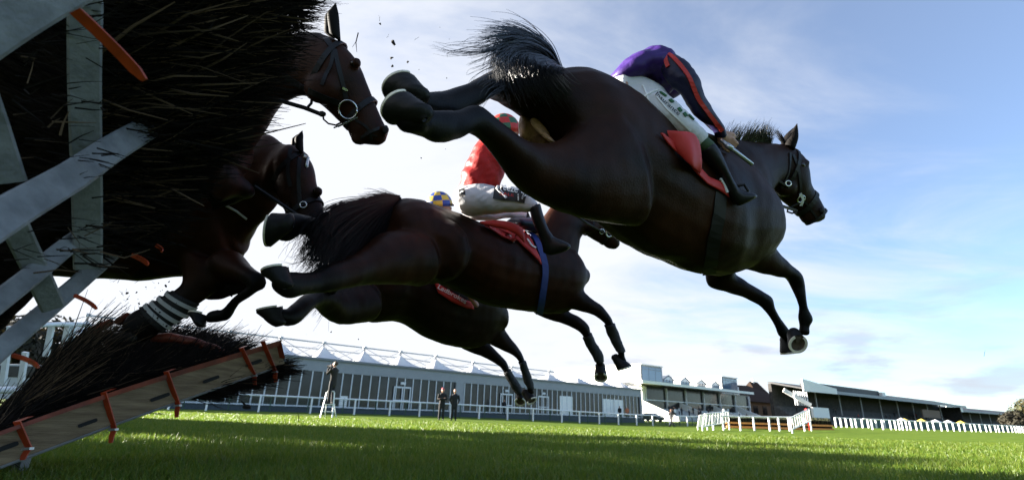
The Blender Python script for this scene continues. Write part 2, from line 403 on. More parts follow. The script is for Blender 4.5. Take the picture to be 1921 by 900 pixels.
# ---- glazed pavilion with tented roof
fp = Frame(300, 66.4 / (1.15 + .702), 1204, 66.4 / (1.15 - .26))
Lp = fp.L; zb, ze = .45, 4.75
pav = tag(empty('pavilion', fp.O), 'long grey glazed pavilion under a row of white tent roof peaks', 'building')
mb = MB(); mb.box(-2, Lp, .06, 12, -.3, zb, fr=fp); mb.box(-2, Lp, -.5, .06, -.4, .28, fr=fp); mb.build('plinth', m_plinth, pav)
zg = ze - 1.15
mb = MB(); mb.box(-2, Lp, -.12, .3, zg, ze - .1, fr=fp); mb.box(Lp - .05, Lp + .1, -.1, 12, zb, ze - .1, fr=fp); mb.build('fascia', m_grey, pav)
for k in range(1, 15): pass
mb = MB(); mb.box(-2.1, Lp + .15, -.32, -.1, ze - .14, ze + .06, fr=fp); mb.build('gutter', mat('gutter', (.16, .17, .18), .5), pav)
mb = MB(); mb.box(-2, Lp - .1, .0, .05, zb, zg, fr=fp); mb.build('glazing', m_glass, pav)
mb = MB(); mb.box(-2, Lp, .4, 11.9, zb, ze - .3, fr=fp); mb.build('interior', m_dark, pav)
mb = MB(); s = -1.5
while s < Lp:
    mb.box(s - .05, s + .05, -.09, .0, zb, zg, fr=fp); s += .98
mb.box(-2, Lp, -.08, .0, zb + .02, zb + .14, fr=fp); mb.build('mullion_frame', m_alu, pav)
sp = fp.s_at(858)
for a, b in ((sp - .55, sp + .55), (Lp - .5, Lp)): mb = MB(); mb.box(a, b, -.2, .1, zb, zg + .02, fr=fp); mb.build('pier', m_grey, pav)
for px in (750, 948, 1018):
    s = fp.s_at(px); mb = MB()
    for a in (-.95, 0, .95): mb.box(s + a - .06, s + a + .06, -.16, -.09, zb, zb + 2.2, fr=fp)
    mb.box(s - 1.01, s + 1.01, -.17, -.1, zb + 2.14, zb + 2.3, fr=fp); mb.box(s - 1, s + 1, -.165, -.1, zb + .9, zb + 1, fr=fp)
    mb.box(s - .3, s + .3, -.2, -.11, zb + 2.5, zb + 2.75, fr=fp)
    mb.build('door', m_alu, pav)
for px in (642, 1062, 1142, 1160):      # white panels on the glass, painting lit patches of the interior into the colour
    s = fp.s_at(px); mb = MB(); wd = .35 if px == 642 else 1.3
    mb.box(s - wd, s + wd, -.06, -.01, zb + .1, zb + (1.1 if px == 642 else 2.5), fr=fp); mb.build('lit_patch_panel', m_render, pav)
# tent roof
mb = MB(); tr = MB(); peaks = []
nod = [404, 504, 590, 670, 741, 810, 883, 958, 1030, 1084, 1130, 1166]
sn = [fp.s_at(p, 2.6) for p in nod]; sn = [sn[0] - 10, sn[0] - 5] + sn
for i, s in enumerate(sn):
    a0 = (sn[i - 1] + s) / 2 if i else s - 2.5; a1 = (sn[i + 1] + s) / 2 if i + 1 < len(sn) else min(Lp, s + 2.6)
    z1 = ze + (1.35 if i < 8 else 1.1); K = 16; rg = 7; b = len(mb.v)
    for r in range(rg + 1):
        f = r / rg; zz = ze + .02 + (z1 - ze) * f ** 2.1
        for k in range(K):
            th = 2 * math.pi * k / K; u, v = math.cos(th), math.sin(th); q = max(abs(u), abs(v)); u /= q; v /= q
            hs = (a1 - s if u > 0 else s - a0); x = s + u * hs * (1 - f) * (1) ; y = 2.6 + v * 2.75 * (1 - f)
            rr = .12; x += math.cos(th) * rr * f; y += math.sin(th) * rr * f
            scal = .10 * math.sin(math.pi * f) * (0 if (k % 4 == 2) else -1)
            mb.v.append(tuple(fp(x, y, zz + scal)))
    for r in range(rg):
        for k in range(K): mb.face([b + r * K + k, b + r * K + (k + 1) % K, b + (r + 1) * K + (k + 1) % K, b + (r + 1) * K + k])
    mb.face([b + rg * K + k for k in range(K)])
    peaks.append((s, z1)); zt = z1 + .42
    tr.bar(fp(s, 2.6, z1 - .05), fp(s, 2.6, zt), .1); tr.box(s - .16, s + .16, 2.45, 2.75, zt - .1, zt + .14, fr=fp)
    for e in (a0, a1): tr.bar(fp(s, 2.6, zt), fp(e, -.05, ze + .1), .045); tr.bar(fp(s, 2.6, zt), fp(e, 5.3, ze + .4), .045)
    if i + 1 < len(sn):
        z2 = (ze + (1.35 if i + 1 < 8 else 1.1)) + .42
        tr.bar(fp(s, 2.6, zt), fp(sn[i + 1], 2.6, z2), .13); tr.bar(fp(s, 7.5, zt - .1), fp(sn[i + 1], 7.5, z2 - .1), .13)
        mb2s = (s + sn[i + 1]) / 2
        tr.box(mb2s - .14, mb2s + .14, 5.2, 5.5, ze + .95, ze + 1.2, fr=fp)
mb.box(-2, Lp, 5.35, 11.9, ze - .2, ze + .03, fr=fp)
mb.build('tent_roof', m_tent, pav, True); tr.build('roof_truss', m_truss, pav)

# ---- white main stand
fs = Frame(1207, 106, 1421, 138); Ls = fs.L
st = tag(empty('grandstand', fs.O), 'white main stand with two glazed rooftop boxes, dormers and a sloping white canopy', 'building')
sA = fs.s_at(1247, 3); zt = 12.7
sL = fs.s_at(1206, 3); mb = MB(); mb.box(sL, sA, 3, 32, 7.5, zt, fr=fs); mb.box(sL - .2, sA + .2, 2.6, 32, zt, zt + .22, fr=fs)
mb.box(0, 1.0, 0, 32, .0, 7.45, fr=fs); sB, sC = fs.s_at(1361, 4), fs.s_at(1390, 4)
mb.box(sB, sC, 4, 26, 8, 12.6, fr=fs); mb.box(sB - .2, sC + .3, 3.6, 26, 12.6, 12.8, fr=fs)
mb.box(0, Ls - 4, 7, 26, .1, 9, fr=fs); mb.build('wall', m_render, st)
for a, b, t in ((sL + .2, sA, 2.9), (sB + .3, sC, 3.9)):
    w_ = MB(); w_.box(a, b, t - .05, t, 8.2, 12.6, fr=fs); o = w_.build('window', m_band, st)
    g = MB(); n_ = 3 if t < 3 else 5
    for i in range(n_):
        u0 = a + .25 + (b - a - .5) * i / n_; u1 = a + .25 + (b - a - .5) * (i + 1) / n_ - .14
        g.box(u0, u1, t - .1, t - .06, 9.1, 11.6, fr=fs); g.box(u0, u1, t - .1, t - .06, 11.8, 12.2, fr=fs); g.box(u0, u1, t - .1, t - .06, 8.5, 8.9, fr=fs)
    g.build('pane', m_blueglass, o)
m_louv = mat('grey_louvre', (.16, .165, .17), .5)
for a, b in ((8.6, 11.8), (4.4, 6.4)): mb = MB(); mb.box(sL - .06, sL - .02, 3.4, 7.5, a, b, fr=fs); mb.build('louvre', m_louv, st)
mb = MB()
for z in (.0,):
    cL, cR = fs.s_at(1209, -5.5), fs.s_at(1421, -5.5); mb.hexa([fs(cL, -5.5, 7.5), fs(cR, -5.5, 7.5), fs(cR, 4, 8.3), fs(cL + 3, 4, 8.3), fs(cL, -5.5, 8.1), fs(cR, -5.5, 8.1), fs(cR, 4, 8.7), fs(cL + 3, 4, 8.7)])
mb.build('canopy', m_render, st)
mb = MB(); mb.hexa([fs(sA, 4.5, 8.5), fs(Ls - 1, 4.5, 8.5), fs(Ls - 1, 12, 8.5), fs(sA, 12, 8.5), fs(sA, 4.5, 8.9), fs(Ls - 1, 4.5, 8.9), fs(Ls - 1, 12, 9.5), fs(sA, 12, 9.5)]); mb.build('roof', m_slate, st)
mb = MB(); mb.box(1.2, Ls - 3, .4, .5, 2.6, 7.6, fr=fs); mb.build('glazed_front', m_glass, st)
mb = MB()
for i in range(7):
    s = 1.5 + i * (Ls - 5) / 6; mb.box(s - .12, s + .12, -.1, .35, 2.6, 7.4, fr=fs)
mb.box(1, Ls - 3, -.05, .38, 4.4, 4.6, fr=fs); mb.build('column', m_alu, st)
mb = MB()
for i in range(8): mb.box(1, Ls - 2, -8 + i, .3, .1, .4 + i * .33, fr=fs)
mb.build('terrace', m_concrete, st)
for s in (0, Ls * .28, Ls * .55, Ls * .8):
    mb = MB(); mb.hexa([fs(s, -9, .0), fs(s + .5, -9, 0), fs(s + .5, .3, 0), fs(s, .3, 0), fs(s, -9, .9), fs(s + .5, -9, .9), fs(s + .5, .3, 4.4), fs(s, .3, 4.4)]); mb.build('stair_wall', m_render, st)
for px in (1258, 1290, 1321, 1348):
    s = fs.s_at(px, 4); d = MB(); d.box(s - 2.2, s + 2.2, 4, 10, 8.3, 9.9, fr=fs)
    b = len(d.v); d.v += [tuple(fs(s + a, t, z)) for t in (3.8, 10) for a, z in ((-2.5, 9.9), (2.5, 9.9), (0, 11.0))]
    for f in ([0, 1, 2], [5, 4, 3], [0, 2, 5, 3], [2, 1, 4, 5], [1, 0, 3, 4]): d.face([b + i for i in f])
    o = d.build('dormer', m_render, st)
    d = MB(); d.box(s - 2.05, s + 2.05, 3.9, 3.97, 8.7, 9.85, fr=fs); w_ = d.build('window', m_band, o) if False else d.build('dormer_window', m_blueglass, o)
    d = MB()
    for a in (-2.1, -.7, .7, 2.1): d.box(s + a - .1, s + a + .1, 3.8, 3.89, 8.6, 9.95 + .3 * (abs(a) < 1), fr=fs)
    d.box(s - 2.2, s + 2.2, 3.8, 3.88, 9.25, 9.42, fr=fs); d.bar(fs(s - 2.5, 3.7, 9.9), fs(s, 3.7, 11.02), .25); d.bar(fs(s + 2.5, 3.7, 9.9), fs(s, 3.7, 11.02), .25)
    d.build('dormer_frame', m_band, o)

# ---- brown roofed clubhouse
fh = Frame(1392, 150, 1494, 170); Lh = fh.L
hs = tag(empty('clubhouse', fh.O), 'buff brick clubhouse with steep brown slate hipped roof between the two stands', 'building')
mb = MB(); mb.box(0, Lh, 0, 18, 0, 7, fr=fh); mb.build('wall', m_brick, hs)
mb = MB(); e = 1.2; b = 0
mb.v += [tuple(fh(*q)) for q in ((-e, -e, 6.7), (Lh + e, -e, 6.7), (Lh + e, 18 + e, 6.7), (-e, 18 + e, 6.7), (Lh * .15, 9, 12.3), (Lh * .62, 9, 12.9))]
for f in ((0, 1, 5, 4), (1, 2, 5), (2, 3, 4, 5), (3, 0, 4), (3, 2, 1, 0)): mb.face(list(f))
rf = mb.build('roof', m_slate, hs)
mb = MB(); q = Lh * .95
mb.v += [tuple(fh(*t)) for t in ((q - 5, 8, 7), (q + 9, 8, 7), (q + 9, 20, 7), (q - 5, 20, 7), (q - 1, 14, 15.2), (q + 5, 14, 15.2))]
for f in ((0, 1, 5, 4), (1, 2, 5), (2, 3, 4, 5), (3, 0, 4), (3, 2, 1, 0)): mb.face(list(f))
mb.build('rear_roof', m_slate, hs)
mb = MB(); mb.box(1, 2.2, 1, 2.2, 8, 11, fr=fh); mb.build('chimney', m_render, rf); mb = MB(); mb.box(q + 1, q + 1.6, 13.5, 14.2, 14.5, 16.4, fr=fh); mb.build('chimney', m_render, rf)
for i in range(3):
    mb = MB(); mb.box(2 + i * 6, 5 + i * 6, -.08, -.02, 2.8, 5.6, fr=fh); mb.build('window', m_glass, hs)

# ---- two dark covered stands running away to the right
def cover(px1, Z1, px2, Z2, zf, label, gable, depth=8):
    f = Frame(px1, Z1, px2, Z2); Lg = f.L; o = tag(empty('grandstand', f.O), label, 'building')
    m_ = MB(); m_.hexa([f(0, -3, zf), f(Lg, -3, zf), f(Lg, depth, zf + 2.2), f(0, depth, zf + 2.2), f(0, -3, zf + .35), f(Lg, -3, zf + .35), f(Lg, depth, zf + 2.7), f(0, depth, zf + 2.7)])
    m_.build('roof', m_roofdk, o)
    m_ = MB(); m_.box(-.1, Lg, -3.25, -3.0, zf - .35, zf + .55, fr=f); m_.build('fascia', m_band, o)
    m_ = MB(); m_.hexa([f(-2.5, -3.4, zf - .5), f(gable, -3.4, zf - .4), f(gable, -3.1, zf - .4), f(-2.5, -3.1, zf - .5), f(-2.5, -3.4, zf + 2.9), f(gable, -3.4, zf + 1.2), f(gable, -3.1, zf + 1.2), f(-2.5, -3.1, zf + 2.9)])
    m_.build('gable', m_render, o)
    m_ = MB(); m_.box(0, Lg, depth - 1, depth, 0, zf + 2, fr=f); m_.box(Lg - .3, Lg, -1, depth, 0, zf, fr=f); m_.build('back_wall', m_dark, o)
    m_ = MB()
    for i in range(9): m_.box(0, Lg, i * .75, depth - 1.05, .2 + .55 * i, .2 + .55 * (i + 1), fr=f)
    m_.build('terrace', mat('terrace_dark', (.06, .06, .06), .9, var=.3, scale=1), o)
    for i in range(1, 9): m_ = MB(); s_ = Lg * i / 9; m_.box(s_ - .15, s_ + .15, 2, 2.3, 0, zf + .8, fr=f); m_.build('column', m_truss, o)
    return f, o
fg, og = cover(1502, 135, 1806, 214, 9.6, 'long dark covered stand with a big white gable end facing left', 19)
mb = MB(); mb.bar(P(1470, 731, 141), P(1521, 760, 139), .5, 1.1); mb.build('stair_wall', m_render, og)
mb = MB(); w0 = fg.s_at(1528, -8); mb.box(w0, fg.s_at(1558, -8), -8.2, -7.6, 2.0, 4.6, fr=fg); mb.build('white_panel', m_render, og)
mb = MB()
for i in range(7): sl = fg.s_at(1498 + 4 * i, -2.5); mb.box(sl - .14, sl + .14, -2.6, -2.4, 5.2, 9.0, fr=fg)
mb.build('screen_slat', m_alu, og)
mb = MB(); mb.box(16, fg.L * .45, 2, 6, 11.0, 12.6, fr=fg); mb.build('roof_plant', m_roofdk, og); mb = MB(); mb.box(fg.L * .45, fg.L * .47, 1, 2, 10.4, 12.2, fr=fg); mb.build('roof_tank', m_render, og)
mb = MB(); mb.box(fg.L * .66, fg.L * .80, -1, -.6, 4.2, 7.2, fr=fg); mb.build('brick_panel', m_brick, og)
f2, o2 = cover(1772, 225, 1935, 290, 8.6, 'farther dark covered stand with a slim white roof edge, beyond the long one', 18)

# ---- trees at the far right and the dark tree belt beyond the frame on the left that shades the near turf
def tree(base, h, r, trunk_h, n, leaf, m, label, group=None, column=False, name='tree'):
    t = tag(empty(name, base), label, 'tree', group)
    q = MB(); q.rod([base, base + Vector((.05 * h * .3, 0, h * .35)), base + Vector((0, .02 * h, h * .8))], [r * .11, r * .08, r * .02], 8)
    for k in range(7):
        a = k * 2.4; zz = h * (.25 + .07 * k); q.rod([base + Vector((0, 0, zz)), base + Vector((math.cos(a) * r * .7, math.sin(a) * r * .7, zz + h * .14))], [r * .05, r * .01], 5)
    q.build('trunk', m_bark, t, True)
    lobes = []
    for k in range(26 if column else 18):
        zf = random.uniform(0, 1); a = random.uniform(0, 6.28)
        pr = (.85 if column else math.sqrt(max(.05, 1 - (2 * zf - .9) ** 2))) * r * random.uniform(.35, .75)
        lobes.append((base + Vector((math.cos(a) * pr, math.sin(a) * pr, trunk_h + (h - trunk_h) * (.06 + .86 * zf))), r * random.uniform(.3, .52)))
    V = np.zeros((n * 4, 3), np.float32)
    for i in range(n):
        c, lr = random.choice(lobes); d = Vector([random.gauss(0, 1) for _ in range(3)]).normalized(); p = c + d * lr * random.uniform(.55, 1.05) ** .6
        u = d.orthogonal().normalized(); u.rotate(Matrix.Rotation(random.uniform(0, 6.28), 3, d)); v = d.cross(u); u = (u + d * random.uniform(-.6, .6)) * leaf * random.uniform(.6, 1.3); v = v * leaf * random.uniform(.4, .8)
        for j, (a, b) in enumerate(((-1, -.4), (.1, -1), (1, .3), (-.2, 1))): V[i * 4 + j] = p + u * a + v * b
    me = bpy.data.meshes.new('crown'); me.from_pydata(V.tolist(), [], [[i * 4, i * 4 + 1, i * 4 + 2, i * 4 + 3] for i in range(n)])
    link('crown', me, m, t, False)
    return t
for px, Z, h, r, m, lb in ((1914, 150, 5.6, 4.5, m_leafy, 'autumn brown tree at the far end of the stands'), (1944, 190, 11, 8, m_leafd, 'taller dark green tree at the right edge of the picture')):
    tree(G(px, Z), h, r, .3, 3200, .42, m, lb)
for i in range(10):
    y = -6.4 + 2.15 * i; h = (6.5, 6.6, 6.4, 6.5, 6.3, 6.0, 5.8, 6.6, 7.0, 6.8)[i]
    tree(Vector((-19.5 - .5 * (i % 2), y, 0)), h, 2.2, .0, 3400, .25, m_leafd, 'dense rounded hedge tree left of the course, beyond the picture', 'shade trees left of the course', True)

# ---- running rails
def rail(label, px_posts, line, h, pw, m, zoff=None, cat='rail', top_w=.12, name='running_rail', group=None, ext=0):
    (pa, Za), (pb, Zb) = line; f = Frame(pa, Za, pb, Zb); o = tag(empty(name, f.O), label, cat, group); pts = []
    q0 = MB()
    for px in px_posts:
        s_ = f.s_at(px); p = f(s_, 0, 0); g = gz(p.x, p.y); pts.append(f(s_, 0, g + h))
        q = MB(); q.box(s_ - pw / 2, s_ + pw / 2, -pw / 2, pw / 2, g - .05, g + h, fr=f); q.build('post', m, o)
    a, b = pts[0], pts[-1]; dd = (b - a).normalized()
    q0.rod([a - dd * ext] + pts + [b + dd * ext], top_w / 2, 8); q0.build('top_rail', m, o, True)
    return f, o
rail('white running rail in front of the pavilion', [250, 318, 388, 486, 583, 665, 731, 787, 845, 899, 952, 1000, 1054, 1087, 1124, 1160, 1194, 1224, 1256, 1289, 1318], ((388, 31), (1225, 53)), 1.1, .11, m_white, ext=1)
fm = Frame(300, 30.5, 1310, 61); mf = tag(empty('mesh_fence', fm.O), 'low dark green wire mesh fence behind the white running rail', 'fence')
mb = MB(); s = 0
while s < fm.L:
    p = fm(s, 0, 0); g = gz(p.x, p.y); mb.box(s - .006, s + .006, -.006, .006, g, g + 1.0, fr=fm); s += .11
for k in range(24):
    s0 = fm.L * k / 24; s1 = fm.L * (k + 1) / 24; p = fm(s0, 0, 0); p1 = fm(s1, 0, 0)
    for z in (.05, .35, .65, .98): mb.bar(fm(s0, .01, gz(p.x, p.y) + z), fm(s1, .01, gz(p1.x, p1.y) + z), .012)
mb.build('mesh_panel', m_mesh, mf)
for k in range(22):
    s0 = fm.L * (k + .5) / 22; p = fm(s0, 0, 0); q = MB(); q.box(s0 - .035, s0 + .035, -.05, .03, gz(p.x, p.y) - .05, gz(p.x, p.y) + 1.2, fr=fm); q.build('post', m_mesh, mf)
rail('white rail crossing in front of the orange hurdle', [1337, 1356, 1388, 1414, 1443, 1461, 1480, 1508], ((1330, 39), (1510, 41)), 1.12, .11, m_white)
pxr = [1540 + x / 5 for x in (480, 580, 655, 700, 735, 765, 805, 840, 895, 945, 1005, 1060, 1130, 1185, 1245, 1300, 1350, 1410, 1450, 1495, 1550, 1590, 1640, 1670, 1710, 1755, 1795, 1825, 1850, 1870, 1895, 1920, 1945)]
rail('long white rail with close posts at the far right', pxr, ((1636, 54), (1921, 85)), 1.1, .14, m_white, ext=2)
rail('pale white rail left of the long rail, before the dark stand', [1568, 1578, 1588, 1598, 1606, 1618, 1629, 1644, 1660], ((1566, 78), (1660, 92)), 1.5, .22, m_white)
fb = Frame(1600, 88, 1935, 130); gb = tag(empty('board_fence', fb.O), 'dark green board fence behind the far right rail', 'fence')
mb = MB(); mb.box(0, fb.L, 0, .06, 0, 1.5, fr=fb); mb.build('board_panel', m_green, gb)
for k in range(20):
    q = MB(); s0 = fb.L * k / 19; q.box(s0 - .06, s0 + .06, -.07, 0, 0, 1.6, fr=fb); q.build('post', m_green, gb)

# ---- distant orange hurdle and its paling wings
fo = Frame(1360, 44, 1560, 47); hd = tag(empty('hurdle', fo.O), 'distant upright hurdle with two orange bars and green brush', 'hurdle')
g0 = gz(fo(fo.L / 2, 0, 0).x, fo(fo.L / 2, 0, 0).y)
for z0, z1, t in ((.0, .22, -.15), (.36, .56, -.1)):
    mb = MB(); mb.box(0, fo.L, t - .06, t + .06, g0 + z0 + .03, g0 + z1, fr=fo); mb.build('orange_bar', mat('orange_bar', (.85, .30, .045), .6, var=.15), hd)
mb = MB(); mb.box(0, fo.L, -.02, .35, g0, g0 + .9, fr=fo); mb.build('backing', m_core, hd)
mb = MB()
for _ in range(1500):
    s = random.uniform(0, fo.L); b = fo(s, random.uniform(-.05, .4), g0 + .55); mb.rod([b, b + Vector((random.gauss(0, .06), random.gauss(0, .06), random.uniform(.3, .66)))], [.016, .008], 3)
mb.build('brush', mat('green_brush', (.045, .05, .015), .8, var=.5), hd)
def wing(pts, Z0, Z1, label, name='wing_fence'):
    """paling wing: pts = four corners in the photograph, left pair at Z0, right pair at Z1"""
    tl, bl, tr_, br = pts; A, B = P(*tl, Z0), P(*bl, Z0); C_, D_ = P(*tr_, Z1), P(*br, Z1)
    o = tag(empty(name, Vector(((B.x + D_.x) / 2, (B.y + D_.y) / 2, 0))), label, 'fence'); fr_ = MB()
    fr_.rod([A, C_, D_, B, A, C_], .05, 8); fr_.build('outer_frame', m_white, o, True)
    for k in range(1, 9):
        f = k / 9; q = MB(); q.bar(A.lerp(C_, f), B.lerp(D_, f), .1, .035, (0, 1, 0)); q.build('paling', m_white, o)
    q = MB()
    for t, b in ((A, B), (C_, D_)): q.bar(b, Vector((b.x, b.y, gz(b.x, b.y) - .05)), .09)
    q.build('foot', m_white, o)
wing(((1322, 776), (1318, 800), (1366, 771), (1367, 790)), 37, 44, 'leaning white paling wing left of the orange hurdle')
wing(((1312, 779), (1309, 799), (1325, 777), (1327, 800)), 40, 40.5, 'small white paling wing at the near left of the orange hurdle')
wing(((1482, 784), (1486, 805), (1518, 766), (1520, 789)), 37, 44, 'leaning white paling wing at the right of the orange hurdle')
mb = MB(); p = G(1360, 47); mb.tube([((p + Vector((0, 0, z))), Vector((w_, 0, 0)), w_, 0) for z, w_ in ((0, .16), (.5, .2), (1.0, .24), (1.35, .2), (1.6, .15), (1.75, .13))], 3, 10)
tag(mb.build('marker_post', m_white, None, True), 'fat white padded post at the left end of the orange hurdle', 'post')
p = G(1517, 43); mb = MB(); mb.ell(p + Vector((0, 0, 1.75)), [(.16, 0, 0), (0, .16, 0), (0, 0, .16)])
mb.rod([p, p + Vector((0, 0, 1.7))], .04, 6); tag(mb.build('marker_disc', m_red, None, True), 'small red marker on a stick by the right wing of the orange hurdle', 'marker')

# ---- parasols along the far rail and a car by the pavilion's end
for i, (px, Z, m, lb) in enumerate(((1694, 108, m_white, 'white parasol left of the yellow ones beyond the far rail'), (1732, 110, m_yellow, 'single yellow parasol beyond the far rail'), (1758, 114, m_white, 'white parasol between the yellow parasols'), (1782, 116, m_white, 'larger white parasol beyond the far rail'), (1806, 120, m_yellow, 'rightmost yellow parasol beyond the far rail'), (1700, 112, m_yellow, 'leftmost yellow parasol beyond the far rail'))):
    p = G(px, Z); o = tag(empty('parasol', p), lb, 'parasol'); q = MB(); K = 8; b = 0
    q.v += [tuple(p + Vector((1.15 * math.cos(k * .785), 1.15 * math.sin(k * .785), 1.75))) for k in range(8)] + [tuple(p + Vector((0, 0, 2.3))), tuple(p + Vector((0, 0, 1.8)))]
    for k in range(8): q.face([k, (k + 1) % 8, 8]); q.face([(k + 1) % 8, k, 9])
    q.build('canopy', m, o); q = MB(); q.rod([p, p + Vector((0, 0, 2.25))], .03, 6); q.build('pole', m_steel, o)
def car(px, Z, yaw, col, label):
    p = G(px, Z); o = tag(empty('parked_car', p), label, 'car'); rt = Matrix.Rotation(yaw, 3, 'Z'); T = lambda x, y, z: p + rt @ Vector((x, y, z))
    prof = [(-2.1, .35), (-2.15, .75), (-1.9, .92), (-1.25, .98), (-.6, 1.42), (.6, 1.47), (1.35, 1.05), (2.0, .92), (2.15, .7), (2.1, .35)]
    q = MB(); n_ = len(prof)
    for y, sc_ in ((-.85, .93), (-.8, 1), (.8, 1), (.85, .93)): q.v += [tuple(T(x * sc_, y, z * (.99 if sc_ < 1 else 1))) for x, z in prof]
    for k in range(3):
        for i in range(n_): q.face([k * n_ + i, k * n_ + (i + 1) % n_, (k + 1) * n_ + (i + 1) % n_, (k + 1) * n_ + i])
    q.face(list(range(n_))[::-1]); q.face([3 * n_ + i for i in range(n_)]); q.build('body', mat('car_paint', col, .25, coat=.6), o)
    for y in (-.87, .87):
        q = MB(); q.v += [tuple(T(x, y, z)) for x, z in ((-1.1, 1.0), (-.55, 1.36), (.55, 1.4), (1.15, 1.05))]; q.v += [tuple(T(x, y * .97, z)) for x, z in ((-1.1, 1.0), (-.55, 1.36), (.55, 1.4), (1.15, 1.05))]
        for f in ([0, 1, 2, 3], [7, 6, 5, 4], [0, 4, 5, 1], [1, 5, 6, 2], [2, 6, 7, 3], [3, 7, 4, 0]): q.face(f)
        q.build('side_window', m_glass, o)
        for x in (-1.3, 1.3):
            q = MB(); q.rod([T(x, y * .9, .33), T(x, y * 1.01, .33)], .33, 16); w_ = q.build('wheel', m_rubber, o); q = MB(); q.rod([T(x, y * 1.01, .33), T(x, y * 1.02, .33)], .2, 12); q.build('rim', m_steel, w_)
car(1221, 80, 2.2, (.03, .035, .045), 'dark car parked at the right end of the pavilion')

# ------------------------------------------------------------ standing people
def person(base, yaw, label, pose='stand', jacket=None, trousers=None, hat=None, hair=None, h=1.75, group=None, vox=.016, cat='person', low=False):
    o = tag(empty('person', base), label, cat, group); k = h / 1.75; rt = Matrix.Rotation(yaw, 3, 'Z')
    T = lambda v: base + rt @ (Vector(v) * k)
    def tb(rows, mb, n=10, sc=1.0):    # rows: (point, half depth along y, half width x) -> rings
        mb.tube([(T(p), rt @ Vector((0, a * k, 0)) if abs(p[2] - rows[0 if i else -1][0][2]) > .0 else Vector((0, 0, a * k)), b * k, 0) for i, (p, a, b) in enumerate(rows)], 3, n, scale=sc)
    def limb(pts, rs, mb, sc=1.0, n=10): mb.rod([T(p) for p in pts], [r * k * sc for r in rs], n)
    torso = [((0, 0, .9), .10, .155), ((0, -.005, 1.0), .105, .155), ((0, 0, 1.12), .1, .145), ((0, .005, 1.27), .115, .17), ((0, 0, 1.4), .105, .19), ((0, 0, 1.47), .07, .12), ((0, .005, 1.5), .055, .06)]
    s1 = .17 if pose == 'walk' else .02; f_ = .05
    LA = {'walk': .22, 'stand': .02}.get(pose, .0)
    legs = []
    for sx in (-1, 1):
        st_ = sx * LA; legs.append([(sx * .085, 0, .92), (sx * .1, -st_ * .4 + .02, .5), (sx * .115 + sx * .03 * (pose == 'wide'), st_ - .01, .09)])
    lr = [.088, .058, .042]
    if pose == 'crossed': arms = [[(sx * .19, 0, 1.42), (sx * .25, .02, 1.14), (sx * .12, .2, 1.13 + .03 * sx), (-sx * .08, .2, 1.17 + .03 * sx)] for sx in (-1, 1)]
    elif pose == 'behind': arms = [[(sx * .19, 0, 1.42), (sx * .27, -.03, 1.15), (sx * .2, -.12, .95), (sx * .06, -.16, .92)] for sx in (-1, 1)]
    elif pose == 'camera': arms = [[(sx * .19, 0, 1.42), (sx * .24, .16, 1.22), (sx * .12, .26, 1.42), (sx * .05, .24, 1.52)] for sx in (-1, 1)]
    elif pose == 'walk': arms = [[(sx * .19, 0, 1.42), (sx * .25, .08 * sx, 1.15), (sx * .2, .2, 1.25), (sx * .1, .24, 1.4)] for sx in (-1, 1)]
    else: arms = [[(sx * .19, 0, 1.42), (sx * .25, -.02, 1.15), (sx * .25, .05, .93), (sx * .25, .07, .84)] for sx in (-1, 1)]
    ar = [.06, .047, .036, .033]
    b = MB(); tb(torso, b, sc=.93); hz = 1.62
    b.tube([(T((0, .0, 1.45)), rt @ Vector((0, .055 * k, 0)), .055 * k, 0), (T((0, .01, 1.53)), rt @ Vector((0, .058 * k, 0)), .056 * k, 0), (T((0, .03, 1.57)), rt @ Vector((0, .085 * k, 0)), .065 * k, 0), (T((0, .02, hz + .03)), rt @ Vector((0, .10 * k, 0)), .077 * k, 0), (T((0, .01, 1.71)), rt @ Vector((0, .085 * k, 0)), .068 * k, 0), (T((0, 0, 1.745)), rt @ Vector((0, .04 * k, 0)), .03 * k, 0)], 3, 14)
    b.ell(T((0, .125, hz - .005)), [rt @ Vector((.016, 0, 0)) * k, rt @ Vector((0, .028, 0)) * k, rt @ Vector((0, 0, .025)) * k], 8)
    for sx in (-1, 1): b.ell(T((sx * .08, .01, hz)), [rt @ Vector((.012, 0, 0)) * k, rt @ Vector((0, .022, 0)) * k, rt @ Vector((0, 0, .035)) * k], 8)
    for a in arms:
        limb(a, [r * .9 for r in ar], b); d = (Vector(a[3]) - Vector(a[2])).normalized(); hnd = Vector(a[3]) + d * .04
        b.ell(T(hnd), [rt @ (d * .055) * k, rt @ (d.orthogonal().normalized() * .022) * k, rt @ (d.cross(d.orthogonal()).normalized() * .042) * k], 8)
        if not low:
            for q in range(4): e = hnd + d.cross(d.orthogonal()).normalized() * (.03 - .02 * q); b.rod([T(e), T(e + d * (.07 + .01 * (q in (1, 2)))), T(e + d * .1 + Vector((0, .015, 0)))], [.009 * k, .008 * k, .006 * k], 6)
            e = hnd; b.rod([T(e), T(e + d * .03 + d.cross(d.orthogonal()).normalized() * .055)], [.011 * k, .008 * k], 6)
    for l in legs: limb(l, [r * .9 for r in lr], b)
    link('body', remesh(b, 'body', vox * k, 1), m_skin, o)
    q = MB(); tb(torso[:-1], q, sc=1.12); tb([((0, 0, .74), .12, .175), ((0, 0, .95), .12, .17)], q)
    for a in arms: q.rod([T(p) for p in a], [r * 1.22 * k for r in ar], 10)
    link('jacket', remesh(q, 'jacket', vox * k, 1), jacket or m_cloth_k, o)
    q = MB()
    for l in legs: limb(l, [.1, .075, .066], q)
    tb([((0, 0, .82), .1, .15), ((0, 0, .95), .1, .15)], q); link('trousers', remesh(q, 'trousers', vox * k, 1), trousers or m_cloth_k, o)
